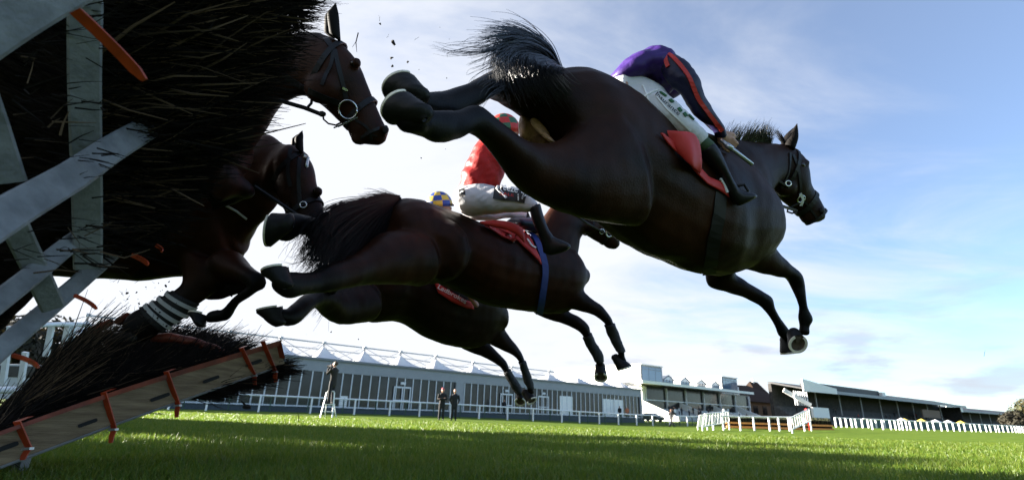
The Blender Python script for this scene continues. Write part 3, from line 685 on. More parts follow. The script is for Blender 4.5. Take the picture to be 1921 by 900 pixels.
    for l in legs:
        q = MB(); x, y, z = l[-1]; q.tube([(T((x, y - .07, .055)), Vector((0, 0, .055 * k)), .04 * k, 0), (T((x, y + .02, .055)), Vector((0, 0, .055 * k)), .045 * k, 0), (T((x * 1.05, y + .12, .04)), Vector((0, 0, .04 * k)), .045 * k, 0), (T((x * 1.1, y + .17, .03)), Vector((0, 0, .028 * k)), .03 * k, 0)], 3, 10); q.build('shoe', m_rubber, o, True)
    if hat:
        q = MB(); q.ell(T((0, .0, 1.7)), [rt @ Vector((.092, 0, 0)) * k, rt @ Vector((0, .115, 0)) * k, Vector((0, 0, .095)) * k], 14); q.rod([T((0, 0, 1.655)), T((0, 0, 1.69))], .098 * k, 14); q.build('hat', hat, o, True)
    if hair:
        q = MB(); q.ell(T((0, -.022, 1.675)), [rt @ Vector((.086, 0, 0)) * k, rt @ Vector((0, .1, 0)) * k, Vector((0, 0, .098)) * k], 14); q.build('hair', hair, o, True)
    return o, T

# photographer on a step ladder
pb = G(616, 19.6); lad = tag(empty('step_ladder', pb), 'small white step ladder under the standing photographer', 'ladder')
zs = .58
for q in (-1, 1):
    mb = MB(); mb.bar(pb + Vector((q * .25, -.12, 0)), pb + Vector((q * .16, .0, 1.02)), .05, .035); mb.build('front_leg', m_white, lad)
    mb = MB(); mb.bar(pb + Vector((q * .24, .42, 0)), pb + Vector((q * .16, .1, zs + .02)), .04, .03); mb.build('rear_leg', m_white, lad)
mb = MB(); mb.rod([pb + Vector((-.16, 0, 1.0)), pb + Vector((-.12, 0, 1.07)), pb + Vector((.12, 0, 1.07)), pb + Vector((.16, 0, 1.0))], .025, 8); mb.build('hand_rail', m_white, lad)
for z, w_ in ((.28, .2), (zs - .02, .19)):
    mb = MB(); mb.box(pb.x - w_, pb.x + w_, pb.y - .1, pb.y + .2, pb.z + z - .03, pb.z + z); mb.build('tread', m_white, lad)
ph, T = person(pb + Vector((.02, .06, zs - .02)), R(68), 'person in a dark waxed jacket photographing from the step ladder', 'camera', m_cloth_b, m_cloth_n, hair=m_hairb, h=1.72)
mb = MB(); c0 = T((0, .2, 1.56)); fd = (T((0, 1, 1.56)) - T((0, 0, 1.56))).normalized()
mb.bar(c0 - fd * .04, c0 + fd * .05, .14, .1); mb.rod([c0 + fd * .05, c0 + fd * .14, c0 + fd * .2], [.042, .045, .05], 12)
tag(mb.build('camera_body', m_rubber), 'black camera held up by the person on the step ladder', 'camera')
person(G(828, 27.2), R(186), 'person in a pink woolly hat with folded arms beside the bareheaded one', 'crossed', m_cloth_k, m_cloth_k, hat=m_pink, h=1.74)
person(G(851.5, 27.2), R(184), 'bareheaded person in dark clothes with hands behind the back, right of the pink hat', 'behind', m_cloth_n, m_cloth_k, hair=mat('pale_hair', (.3, .24, .2), .7), h=1.72)
person(G(1260, 51), R(120), 'person in black walking across the turf left of the orange hurdle', 'walk', m_cloth_k, m_cloth_g, hair=m_hairb, h=1.76)
p = fp(fp.s_at(945, -1.5), -1.5, .28); person(p, R(190), 'small person in black standing at the pavilion doors', 'stand', m_cloth_k, m_cloth_k, hair=m_hairb, h=1.72, vox=.03, low=True)
p = fp(fp.s_at(1163, -1.5), -1.5, .28); person(p, R(150), 'person in dark clothes near the right end of the pavilion', 'stand', m_cloth_k, m_cloth_k, hair=m_hairb, h=1.72, vox=.03, low=True)
p = fp(fp.s_at(1177, -1.5), -1.5, .28); person(p, R(150), 'person in an orange top near the right end of the pavilion', 'stand', mat('orange_top', (.55, .2, .1), .8), m_cloth_k, hair=m_hairb, h=1.72, vox=.03, low=True)
# crowd on the terraces: one of each look, then copies
protos = []
for i, (jk, lb) in enumerate(((m_cloth_k, 'spectator in black on the steps of the white stand'), (m_cloth_g, 'spectator in grey on the steps of the white stand'), (m_white, 'spectator in a pale coat on the steps of the white stand'))):
    s = fs.s_at(1266 + i * 14, -5); o, _ = person(fs(s, -5, .4 + 3 * .33), R(200), lb, 'stand', jk, m_cloth_k, hair=m_hairb, vox=.045, low=True, group='spectators on the white stand'); protos.append(o)
for i in range(26):
    c = clone(protos[random.choice((0, 0, 0, 1, 1, 2))]); j = random.randrange(1, 7); t = -8 + j + .5; c.location = fs(fs.s_at(random.uniform(1244, 1345) + (random.random() < .3) * 60, t), t, .4 + j * .33); c.rotation_euler.z = random.uniform(-.6, .6)
gp = []
for i, (jk, lb) in enumerate(((m_cloth_k, 'spectator in black under the long dark stand'), (m_red, 'spectator in red under the long dark stand'), (m_cloth_g, 'spectator in grey under the long dark stand'))):
    o, _ = person(fg(12 + i * 6, 1.1, .2 + 1.1), R(200), lb, 'stand', jk, m_cloth_k, hair=m_hairb, vox=.05, low=True, group='spectators under the long dark stand'); gp.append(o)
for i in range(34):
    c = clone(gp[random.choice((0, 0, 1, 2, 2))]); j = random.randrange(0, 7); c.location = fg(random.uniform(4, fg.L * .8), j * .75 + .35, .2 + .55 * (j + 1)); c.rotation_euler.z = random.uniform(-.6, .6)

# ------------------------------------------------------------ horses
def coat(name, c1, c2, rough=.5):
    return mat(name, c1, rough, var=.0, col2=c2, scale=2.6, bump=.12, bscale=110, spec=.14, attr=('points', (.0028, .0024, .0022)))
m_bay = coat('dark_bay_coat', (.0055, .0022, .0010), (.030, .0092, .0028))
m_bay2 = coat('bay_coat', (.0065, .0025, .0011), (.040, .0115, .0035))
m_bay3 = coat('brown_bay_coat', (.006, .0025, .0011), (.016, .0066, .0024))
m_hair2 = mat('black_tail_hair', (.005, .0045, .0045), .6, var=.5, scale=40, spec=.12)
m_blk = mat('black_point_coat', (.006, .005, .0045), .7, spec=.1)
m_hair = mat('black_horsehair', (.010, .009, .009), .38, var=.5, scale=40, spec=.7)
m_hoof = mat('dark_hoof', (.005, .0046, .0045), .5, spec=.2, col2=(.013, .0115, .010), scale=14, bump=.2, bscale=40)
m_sole = mat('hoof_sole', (.12, .085, .045), .85, col2=(.03, .022, .014), scale=18, bump=.6)
m_shoe = mat('worn_horseshoe', (.8, .72, .56), .4, .05, var=.25)
m_leather = mat('black_leather', (.007, .006, .006), .5, spec=.3)
m_bit = mat('bit_metal', (.75, .75, .74), .2, .9)
m_eye = mat('horse_eye', (.01, .006, .004), .08)
m_skinp = mat('pale_groin_skin', (.13, .05, .022), .5, col2=(.52, .28, .14), scale=13, bump=.9, bscale=16, lo_hi=(.36, .6))
m_boot = mat('black_leg_boot', (.012, .012, .013), .7, bump=.5, bscale=30)
m_silver = mat('worn_silver_tape', (.5, .5, .5), .5, var=.1)

def finish(mb, samples, name, m, parent, vox=.012, smooth=6):
    me = remesh(mb, name, vox, smooth); me.update()
    nrm = [v.normal.copy() for v in me.vertices]
    for v, nv in zip(me.vertices, nrm):
        c = v.co.copy(); v.co = c + nv * (.006 * noise.noise(c * 6) + .003 * noise.noise(Vector((c.x * 16, c.y * 16, c.z * 9))))
    me.update(); kd = kdtree.KDTree(len(samples))
    for i, (c, v) in enumerate(samples): kd.insert(c, i)
    kd.balance(); n = len(me.vertices); vals = np.zeros(n, np.float32)
    for i, v in enumerate(me.vertices):
        f = kd.find_n(v.co, 3); ws = [1 / (d + .02) for _, _, d in f]; vals[i] = sum(samples[j][1] * w for (_, j, _), w in zip(f, ws)) / sum(ws)
    me.attributes.new('points', 'FLOAT', 'POINT').data.foreach_set('value', vals)
    bv = bvh_of(me); return link(name, me, m, parent), bv
def hoof(parent, sole, Z, ax, toe, r, h=.085, shoe=True, rt=None, show=False):
    """sole: picture point of the sole's centre; ax: direction out of the sole; toe: towards the toe (both right, up, away)"""
    c = P(*sole, Z); ax = C(ax).normalized(); toe = C(toe); toe = (toe - ax * toe.dot(ax)).normalized(); sd = ax.cross(toe); mb = MB(); K = 24
    def ring(d, rr, sh, lift=0): return [c - ax * (d + lift * math.cos(2 * math.pi * k / K)) + toe * (math.cos(2 * math.pi * k / K) * rr * 1.08 - sh) + sd * math.sin(2 * math.pi * k / K) * rr for k in range(K)]
    rs = [ring(-.002, r * .985, 0), ring(.006, r, 0), ring(h * .5, r * .9, .010, -.006), ring(h * .95, r * .80, .022, -.014), ring(h * 1.12, r * .80, .027, -.016), ring(h * 1.4, r * .64, .032, -.012), ring(h * 1.62, r * .40, .034, -.006), ring(h * 1.72, r * .15, .034, 0)]
    for q in rs: mb.v += [tuple(v) for v in q]
    for i in range(len(rs) - 1):
        for k in range(K): mb.face([i * K + k, i * K + (k + 1) % K, (i + 1) * K + (k + 1) % K, (i + 1) * K + k])
    mb.face([(len(rs) - 1) * K + k for k in range(K)][::-1]); o = mb.build('hoof', m_hoof, parent, True)
    s = MB(); s.v += [tuple(v) for v in ring(-.003, r * .97, 0)] + [tuple(v) for v in ring(.012, r * .55, 0)] + [tuple(c - ax * .018 - toe * r * .1)]
    for k in range(K): s.face([k, (k + 1) % K, K + (k + 1) % K, K + k]); s.face([K + k, K + (k + 1) % K, 2 * K])
    b = len(s.v); s.v += [tuple(c - ax * .004 - toe * r * .95 - sd * r * .45), tuple(c - ax * .004 - toe * r * .95 + sd * r * .45), tuple(c - ax * .001 + toe * r * .25), tuple(c + ax * .006 - toe * r * .5)]
    for f in ((0, 1, 3), (1, 2, 3), (2, 0, 3)): s.face([b + i for i in f])
    s.build('sole', m_sole, o, True)
    if shoe:
        s = MB(); A = [R(a) for a in np.linspace(-148, 148, 26)]
        for a in A:
            for rr, d in ((r * 1.0, -.004), (r * 1.0, -.013), (r * .76, -.013), (r * .76, -.004)): s.v.append(tuple(c - ax * d + toe * math.cos(a) * rr * 1.08 + sd * math.sin(a) * rr))
        for i in range(len(A) - 1):
            for j in range(4): s.face([i * 4 + j, i * 4 + (j + 1) % 4, i * 4 + 4 + (j + 1) % 4, i * 4 + 4 + j])
        q = (len(A) - 1) * 4; s.face([0, 1, 2, 3]); s.face([q + 3, q + 2, q + 1, q]); s.build('horseshoe', m_shoe, o)
    return o
def ear(parent, base_l, base_r, tip, mid_l, mid_r, Z, m, twist=.02):
    mb = MB(); L_ = [base_l, mid_l, ((mid_l[0] + tip[0]) / 2 + (mid_l[0] - mid_r[0]) * .08, (mid_l[1] + tip[1]) / 2), tip]; R_ = [base_r, mid_r, ((mid_r[0] + tip[0]) / 2 - (mid_l[0] - mid_r[0]) * .08, (mid_r[1] + tip[1]) / 2), (tip[0] + .5, tip[1] + 1)]
    mb.tube([((P(*a, Z) + P(*b, Z)) / 2, (P(*a, Z) - P(*b, Z)) / 2, w, 0) for a, b, w in zip(L_, R_, (.028, .03, .018, .004))], 5, 12, cap=.3)
    return mb.build('ear', m, parent, True)
def ring_of(mb, rows, t, sc, w, m=0, n=24):
    """a leather loop round a tube at fraction t of its stations"""
    arr = resample([np.concatenate([c, a, [ww]]) for c, a, ww, _ in rows], 8); i = min(int(t * (len(arr) - 1)), len(arr) - 2); q = arr[i]
    c, a = Vector(q[:3]), Vector(q[3:6]); tg = Vector(arr[i + 1][:3] - arr[i][:3]).normalized(); bx = tg.cross(a).normalized() * (q[6] + .004) * sc; a = a * sc; tg = a.cross(bx).normalized()
    b = len(mb.v)
    for k in range(n):
        th = 2 * math.pi * k / n; p = c + a * math.cos(th) + bx * math.sin(th); o = (p - c).normalized() * .004
        mb.v += [tuple(p - tg * w / 2 - o), tuple(p + tg * w / 2 - o), tuple(p + tg * w / 2 + o), tuple(p - tg * w / 2 + o)]
    for k in range(n):
        for j in range(4): mb.face([b + k * 4 + j, b + k * 4 + (j + 1) % 4, b + ((k + 1) % n) * 4 + (j + 1) % 4, b + ((k + 1) % n) * 4 + j], m)
def bit_ring(parent, bv, x, y, rpx, Z, name='bit_ring', wpx=2.0, tilt=0):
    h, n = hit(bv, x, y, .012, Z); zz = (h - CAM).dot(FWD); r = rpx / F * zz; mb = MB(); u = (RGT - n * RGT.dot(n)).normalized(); v = n.cross(u)
    mb.rod([h + u * math.cos(a) * r + v * math.sin(a) * r for a in np.linspace(0, 6.3, 28)], wpx / F * zz / 2 + .001, 6)
    return mb.build(name, m_bit, parent, True)

BODY = {}
# ================= lead horse
h1 = tag(empty('horse', Vector((.6, 2.75, 0))), 'dark bay racehorse highest and nearest in mid-leap, under the rider in purple', 'horse', 'racehorses jumping the hurdle')
trunk1 = SS([(985, 165, 1060, 285, 2.40, .13), (1030, 137, 1105, 375, 2.43, .22), (1075, 131, 1138, 415, 2.48, .27), (1125, 149, 1185, 456, 2.55, .28), (1165, 177, 1230, 480, 2.62, .28), (1203, 212, 1265, 494, 2.68, .28), (1242, 254, 1300, 510, 2.74, .28),
    (1288, 272, 1330, 516, 2.80, .28), (1333, 280, 1362, 516, 2.87, .25), (1375, 298, 1398, 502, 2.93, .23), (1415, 345, 1432, 478, 2.98, .19), (1440, 392, 1440, 455, 3.0, .12)])
neck1 = SS([(1305, 283, 1400, 450, 2.9, .17), (1350, 264, 1432, 398, 2.95, .13), (1388, 266, 1440, 370, 3.03, .1), (1422, 268, 1451, 352, 3.1, .09), (1455, 269, 1462, 352, 3.15, .08)])
head1 = SS([(1466, 269, 1452, 348, 3.16, .075), (1490, 281, 1455, 363, 3.18, .09), (1507, 296, 1461, 372, 3.19, .095), (1515, 317, 1473, 382, 3.2, .085), (1519, 343, 1486, 393, 3.21, .065), (1532, 365, 1498, 405, 3.22, .055), (1541, 380, 1505, 416, 3.22, .056), (1547, 393, 1514, 420, 3.22, .05), (1546, 404, 1530, 416, 3.22, .036)])
near_h1 = SS([(1110, 190, 1200, 425, 2.36, .17), (1050, 262, 1118, 412, 2.22, .14), (990, 270, 1025, 380, 2.1, .105), (947, 246, 957, 314, 1.97, .075, .2), (917, 214, 907, 266, 1.87, .058, .6), (892, 195, 880, 252, 1.8, .052, 1), (866, 207, 850, 262, 1.72, .042, 1), (838, 208, 816, 269, 1.62, .046, 1), (808, 205, 785, 258, 1.55, .04, 1), (788, 203, 768, 251, 1.52, .042, 1), (776, 206, 755, 249, 1.5, .042, 1)])
far_h1 = SS([(1040, 145, 1090, 320, 2.6, .18), (985, 125, 1022, 240, 2.46, .12), (950, 118, 964, 200, 2.31, .09, .2), (921, 134, 922, 186, 2.15, .065, .6), (893, 150, 893, 200, 2.02, .055, 1), (862, 163, 862, 222, 1.92, .05, 1), (832, 171, 834, 224, 1.83, .044, 1), (808, 172, 806, 222, 1.76, .044, 1), (793, 172, 788, 210, 1.7, .038, 1), (782, 168, 772, 206, 1.67, .04, 1), (774, 170, 758, 204, 1.66, .04, 1)])
lead1 = SS([(1395, 395, 1350, 500, 2.88, .14), (1442, 448, 1392, 504, 2.95, .1), (1458, 471, 1425, 513, 2.98, .08, .2), (1481, 494, 1456, 519, 3.0, .055, .6), (1502, 511, 1474, 523, 3.02, .05, 1), (1509, 533, 1485, 538, 3.02, .043, 1), (1512, 556, 1493, 558, 3.0, .03, 1), (1516, 576, 1498, 578, 3.0, .029, 1), (1525, 598, 1497, 594, 3.0, .036, 1), (1518, 612, 1500, 609, 3.0, .03, 1), (1518, 627, 1499, 620, 2.99, .034, 1)])
trail1 = SS([(1390, 450, 1330, 515, 3.1, .12), (1376, 505, 1330, 538, 3.14, .075), (1397, 526, 1362, 547, 3.16, .065), (1419, 539, 1398, 559, 3.17, .052, .6), (1447, 556, 1422, 572, 3.18, .045, 1), (1452, 575, 1436, 584, 3.18, .036, 1), (1462, 593, 1448, 601, 3.18, .028, 1), (1474, 609, 1456, 617, 3.18, .031, 1), (1483, 622, 1460, 629, 3.18, .035, 1), (1486, 637, 1471, 640, 3.18, .03, 1), (1490, 648, 1474, 650, 3.18, .034, 1)])
mb = MB(); sm = []
for q in (trunk1, neck1, head1, near_h1, far_h1, lead1, trail1): mb.tube(q, 4, 20, samples=sm)
mb.ell(P(1474, 352, 3.13), [RGT * .075, UP * .06, FWD * .05]); mb.ell(P(1240, 330, 2.6), [RGT * .2, UP * .2, FWD * .15])
mb.ell(P(1395, 400, 2.84), [RGT * .13, UP * .2, FWD * .12]); mb.ell(P(1511, 306, 3.14), [RGT * .025, UP * .025, FWD * .03]); mb.ell(P(1540, 395, 3.18), [RGT * .022, UP * .022, FWD * .03])
mb.ell(P(1135, 270, 2.36), [RGT * .22, UP * .24, FWD * .12]); mb.ell(P(780, 229, 1.5), [RGT * .048, UP * .036, FWD * .045]); mb.ell(P(775, 186, 1.66), [RGT * .045, UP * .034, FWD * .04]); mb.ell(P(816, 250, 1.62), [RGT * .028, UP * .03, FWD * .03])
b1, bv1 = finish(mb, sm, 'body', m_bay, h1, .0115)
ear(h1, (1473, 270), (1490, 282), (1495, 232), (1480, 256), (1496, 262), 3.13, m_blk); ear(h1, (1466, 266), (1480, 276), (1488, 240), (1473, 254), (1486, 262), 3.24, m_blk)
mb = MB(); mb.ell(hit(bv1, 1507, 309, -.012)[0], [RGT * .02, UP * .018, FWD * .02], 14); mb.build('eye', m_eye, h1, True)
mb = MB(); h_, n_ = hit(bv1, 1541, 394, .001); mb.ell(h_, [RGT * .012, UP * .018, n_ * .006], 10); mb.build('nostril', m_slot, h1, True)
hoof(h1, (749, 203), 1.5, (-.58, .66, .48), (-.75, -.6, 0), .053, .06); hoof(h1, (752, 165), 1.66, (-.42, .76, .5), (-.85, -.5, 0), .058, .058)
hoof(h1, (1496, 644), 2.94, (-.10, -.22, -1), (-.05, -1, .2), .052, .048); hoof(h1, (1481, 659), 3.17, (.1, -.9, -.2), (-.4, -.4, -.8), .055, .07)
# pale skin between the hind legs
mb = MB(); bvp = MB()
for q in (far_h1[:3], near_h1[:3]): bvp.tube(q, 4, 16)
mb.tube(SS([(981, 214, 980, 262, 2.42, .03), (992, 220, 992, 285, 2.44, .05), (1010, 236, 1015, 310, 2.46, .08), (1040, 265, 1052, 330, 2.48, .09)]), 4, 16); mb.tube(SS([(1000, 222, 1010, 240, 2.36, .03), (1024, 248, 1034, 268, 2.34, .035), (1048, 276, 1060, 296, 2.34, .03)]), 4, 12)
mb.build('groin', m_skinp, h1, True)
# tail
mb = MB()
strands(mb, [[(1050, 128, 2.42), (1032, 98, 2.33), (1003, 74, 2.2), (968, 60, 2.1), (925, 58, 2.05)], [(1048, 128, 2.42), (1010, 92, 2.3), (965, 72, 2.15), (925, 74, 2.05), (885, 84, 2.0)]], 330, .0024, .020)
strands(mb, [[(1044, 130, 2.42), (1000, 96, 2.26), (952, 80, 2.1), (908, 96, 2.0), (862, 106, 1.95)], [(1044, 130, 2.42), (1000, 100, 2.26), (950, 92, 2.1), (915, 112, 2.0), (885, 122, 1.95)]], 90, .0018, .022)
strands(mb, [[(1045, 130, 2.42), (1000, 98, 2.26), (945, 86, 2.1), (924, 118, 2.04), (930, 165, 2.02)], [(1046, 130, 2.42), (1005, 106, 2.26), (960, 104, 2.12), (950, 142, 2.06), (968, 190, 2.04)], [(1048, 130, 2.42), (1020, 116, 2.28), (992, 122, 2.16), (1000, 158, 2.1), (1025, 196, 2.1)], [(1050, 130, 2.42), (1036, 126, 2.3), (1024, 140, 2.2), (1040, 168, 2.16), (1062, 196, 2.16)], [(1055, 130, 2.43), (1048, 134, 2.3), (1046, 146, 2.22), (1058, 166, 2.2), (1076, 186, 2.2)]], 850, .0023, .014)
strands(mb, [[(940, 90, 2.08), (905, 66, 2.0), (878, 72, 1.95), (870, 90, 1.95), (900, 104, 1.96)], [(930, 95, 2.08), (880, 106, 1.98), (840, 104, 1.9), (812, 92, 1.88), (786, 88, 1.86)]], 22, .0013, .010)
strands(mb, [[(930, 112, 2.05), (905, 122, 2.0), (884, 134, 1.96), (880, 150, 1.96), (886, 152, 1.96)], [(955, 185, 2.05), (930, 200, 2.0), (925, 210, 2.0), (918, 220, 2.0), (915, 228, 2.0)]], 16, .0012, .012)
mb.build('tail', m_hair, h1)
mb = MB(); strands(mb, [[(1352, 268, 2.95), (1358, 258, 2.95), (1364, 250, 2.95), (1372, 240, 2.95)], [(1388, 268, 3.02), (1396, 254, 3.02), (1402, 244, 3.02), (1412, 234, 3.02)], [(1420, 270, 3.08), (1424, 256, 3.08), (1432, 246, 3.08), (1444, 232, 3.08)], [(1446, 270, 3.12), (1446, 258, 3.12), (1446, 246, 3.12), (1448, 236, 3.12)]], 460, .0022, .015, seg=3)
strands(mb, [[(1474, 272, 3.15), (1466, 262, 3.15), (1458, 250, 3.15), (1450, 238, 3.15)], [(1478, 272, 3.15), (1472, 264, 3.15), (1464, 252, 3.15), (1456, 242, 3.15)]], 60, .002, .006, seg=3)
mb.build('mane', m_hair, h1)
# bridle
mb = MB(); ring_of(mb, head1, .13, 1.02, .022); ring_of(mb, head1, .60, 1.03, .03); ring_of(mb, head1, .88, 1.04, .015)
strap(mb, bv1, [(1482, 287), (1480, 320), (1472, 340), (1466, 352)], .016); strap(mb, bv1, [(1487, 290), (1497, 315), (1501, 345), (1501, 362)], .018); strap(mb, bv1, [(1502, 368), (1520, 392), (1532, 408)], .012)
for a, b in (((1358, 272), (1493, 360)), ((1440, 374), (1494, 395))):
    mb.rod([P(a[0], a[1], 2.84 if a[0] < 1400 else 3.0), P((a[0] + b[0]) / 2, (a[1] + b[1]) / 2 + 2, 2.98), P(*b, 3.12)], .009, 6)
mb.rod([P(x, y, 3.1) for x, y in ((1500, 381), (1488, 386), (1478, 392), (1477, 397), (1486, 400), (1494, 397))], .006, 6)
mb.build('bridle', m_leather, h1)
bit_ring(h1, bv1, 1477, 345, 5, 3.1); bit_ring(h1, bv1, 1501, 372, 7, 3.1)
mb = MB(); strap(mb, bv1, [(1499, 362), (1504, 372), (1501, 384)], .016, .014); mb.build('bit_guard', m_white, h1)
# saddle cloth, girth, saddle
mb = MB(); patch(mb, bv1, [(1240, 254), (1262, 272), (1290, 300), (1322, 330), (1345, 345)], [(1234, 252), (1255, 276), (1284, 306), (1318, 342), (1366, 372)], 18, 5, .016, 2.6, .008, wob=.012)
fl = SS([(1228, 246, 1236, 258, 2.42, .012), (1250, 245, 1262, 278, 2.38, .014), (1278, 246, 1288, 304, 2.35, .016), (1300, 250, 1302, 316, 2.37, .016), (1310, 262, 1313, 326, 2.4, .012)])
nb = len(mb.v); mb.tube(fl, 6, 20, cap=.2); mb.v[nb:] = [tuple(Vector(v) + (FWD * .022 + UP * .008) * noise.noise(Vector((v[0] * 16 + v[2] * 9, v[1] * 5, v[2] * 7 - v[0] * 10)))) for v in mb.v[nb:]]; o = mb.build('saddle_cloth', m_red, h1, True)
mb = MB(); strap(mb, bv1, [(1343, 338), (1351, 350), (1357, 364)], .012, .028); mb.build('cloth_binding', m_white, o)
mb = MB(); strap(mb, bv1, [(1352, 330), (1348, 400), (1338, 450), (1330, 512)], .07, .008); mb.build('girth', m_leather, h1)
mb = MB(); mb.tube([(P(1255, 250, 2.72), UP * .04, .14, 0), (P(1290, 262, 2.78), UP * .035, .15, 0), (P(1330, 272, 2.84), UP * .045, .11, 0)], 4, 14); mb.build('saddle', m_leather, h1, True)
mb = MB(); mb.rod([P(1328, 300, 2.52), P(1372, 352, 2.5)], .01, 6); mb.rod([P(x, y, 2.5) for x, y in ((1378, 350), (1396, 346), (1404, 358), (1398, 376), (1380, 374))], .008, 6); mb.build('stirrup', m_leather, h1, True)

# ================= middle horse with the red rider
h2 = tag(empty('horse', Vector((-.1, 3.9, 0))), 'bay racehorse in the middle, under the rider in red', 'horse', 'racehorses jumping the hurdle')
trunk2 = SS([(707, 415, 745, 500, 3.38, .15), (721, 385, 780, 526, 3.43, .25), (755, 373, 805, 533, 3.5, .28), (800, 381, 825, 533, 3.6, .27), (850, 397, 860, 548, 3.7, .27), (900, 417, 905, 569, 3.8, .28), (950, 432, 950, 579, 3.9, .27), (1000, 440, 995, 585, 4.0, .25), (1040, 450, 1035, 588, 4.07, .23), (1075, 468, 1068, 580, 4.12, .2), (1097, 502, 1088, 538, 4.15, .12)])
neck2 = SS([(1000, 440, 1050, 540, 4.05, .15), (1020, 405, 1079, 490, 4.12, .12), (1040, 380, 1086, 453, 4.2, .1), (1065, 368, 1093, 441, 4.25, .085)])
head2 = SS([(1085, 368, 1093, 438, 4.28, .08), (1103, 378, 1099, 441, 4.3, .09), (1122, 394, 1108, 447, 4.3, .085), (1139, 413, 1121, 454, 4.31, .07), (1151, 427, 1132, 459, 4.32, .06), (1161, 441, 1139, 465, 4.32, .055), (1163, 454, 1149, 467, 4.32, .042)])
hb2 = SS([(760, 430, 800, 534, 3.32, .18), (710, 440, 757, 531, 3.12, .15), (670, 470, 700, 532, 2.9, .11), (637, 488, 656, 541, 2.72, .08, .3), (611, 496, 625, 547, 2.6, .062, .8), (588, 508, 590, 550, 2.5, .048, 1), (568, 510, 562, 554, 2.4, .046, 1), (552, 510, 541, 560, 2.33, .048, 1), (538, 512, 524, 552, 2.27, .042, 1), (528, 514, 514, 546, 2.25, .042, 1)])
ha2 = SS([(740, 400, 765, 500, 3.55, .15), (690, 418, 710, 475, 3.3, .1), (640, 420, 650, 462, 3.05, .07, .3), (612, 416, 617, 455, 2.9, .06, .9), (588, 408, 587, 446, 2.76, .05, 1), (566, 402, 560, 440, 2.62, .048, 1), (550, 400, 540, 452, 2.54, .045, 1), (535, 402, 526, 454, 2.48, .042, 1)])
fa2 = SS([(1062, 495, 1030, 575, 4.02, .13), (1089, 536, 1054, 576, 4.0, .09), (1110, 560, 1085, 583, 4.0, .068, .2), (1130, 574, 1108, 588, 4.0, .052, .8), (1145, 593, 1126, 599, 4.0, .05, 1), (1151, 607, 1136, 610, 4.0, .043, 1), (1158, 624, 1143, 628, 4.0, .032, 1), (1166, 645, 1152, 647, 4.0, .032, 1), (1171, 658, 1158, 659, 4.0, .037, 1), (1172, 668, 1160, 668, 4.0, .032, 1), (1176, 676, 1161, 676, 4.0, .034, 1)])
fb2 = SS([(1042, 535, 1000, 586, 4.3, .1), (1065, 581, 1028, 599, 4.3, .065), (1089, 595, 1062, 609, 4.3, .055, .2), (1105, 610, 1084, 621, 4.3, .052, .8), (1108, 625, 1095, 633, 4.3, .047, 1), (1115, 642, 1102, 648, 4.3, .032, 1), (1128, 662, 1113, 667, 4.3, .034, 1), (1131, 677, 1118, 679, 4.3, .036, 1), (1134, 688, 1121, 687, 4.3, .029, .4), (1135, 696, 1120, 695, 4.3, .032, .4)])
mb = MB(); sm = []
for q in (trunk2, neck2, head2, hb2, ha2, fa2, fb2): mb.tube(q, 4, 20, samples=sm)
mb.ell(P(1108, 425, 4.24), [RGT * .07, UP * .06, FWD * .05]); mb.ell(P(830, 470, 3.42), [RGT * .2, UP * .22, FWD * .14]); mb.ell(P(1055, 510, 4.0), [RGT * .13, UP * .2, FWD * .1])
mb.ell(P(770, 455, 3.36), [RGT * .22, UP * .24, FWD * .12]); mb.ell(P(1134, 411, 4.27), [RGT * .03, UP * .03, FWD * .03])
b2, bv2 = finish(mb, sm, 'body', m_bay2, h2, .0125)
hoof(h2, (516, 508), 2.24, (-.25, .9, .3), (-.95, -.3, 0), .055, .055); hoof(h2, (508, 431), 2.46, (-.95, .1, -.15), (-.1, -1, 0), .078, .06)
hoof(h2, (1171, 689), 3.98, (.25, -.85, -.3), (.75, -.2, -.4), .056, .07); hoof(h2, (1127, 706), 4.26, (-.1, -.55, -.75), (.1, -.8, .3), .056, .07)
for a, b in ((1073, 364), (1062, 362)): ear(h2, (a - 6, b + 8), (a + 8, b + 10), (a + 10, b - 26), (a - 4, b - 6), (a + 10, b - 4), 4.22, m_bay2)
mb = MB(); mb.ell(hit(bv2, 1133, 412, -.008)[0], [RGT * .02, UP * .018, FWD * .02], 14); mb.build('eye', m_eye, h2, True)
mb = MB()
strands(mb, [[(748, 371, 3.42), (715, 374, 3.23), (670, 384, 2.98), (628, 396, 2.75), (598, 420, 2.58), (588, 470, 2.52)], [(746, 374, 3.41), (705, 384, 3.18), (660, 402, 2.92), (620, 425, 2.70), (585, 455, 2.51), (572, 490, 2.43)], [(744, 378, 3.39), (705, 398, 3.18), (668, 425, 2.97), (635, 455, 2.79), (604, 490, 2.61), (575, 515, 2.45)], [(742, 384, 3.38), (710, 408, 3.20), (685, 440, 3.06), (660, 475, 2.92), (630, 505, 2.76), (606, 530, 2.62)], [(740, 390, 3.37), (720, 420, 3.26), (705, 455, 3.18), (690, 485, 3.09), (670, 510, 2.98), (650, 530, 2.87)]], 2600, .003, .026, 1.3)
strands(mb, [[(600, 425, 2.55), (582, 450, 2.45), (572, 470, 2.4), (576, 490, 2.4), (590, 500, 2.4)], [(590, 470, 2.5), (570, 490, 2.4), (552, 494, 2.4), (538, 490, 2.4), (522, 488, 2.4)]], 40, .0015, .02)
strands(mb, [[(752, 372, 3.4), (735, 366, 3.38), (722, 362, 3.36), (708, 364, 3.34)], [(745, 374, 3.4), (718, 372, 3.36), (690, 374, 3.3), (660, 376, 3.26)]], 120, .002, .018)
mb.build('tail', m_hair2, h2)
mb = MB(); ring_of(mb, head2, .15, 1.02, .022); ring_of(mb, head2, .62, 1.03, .026)
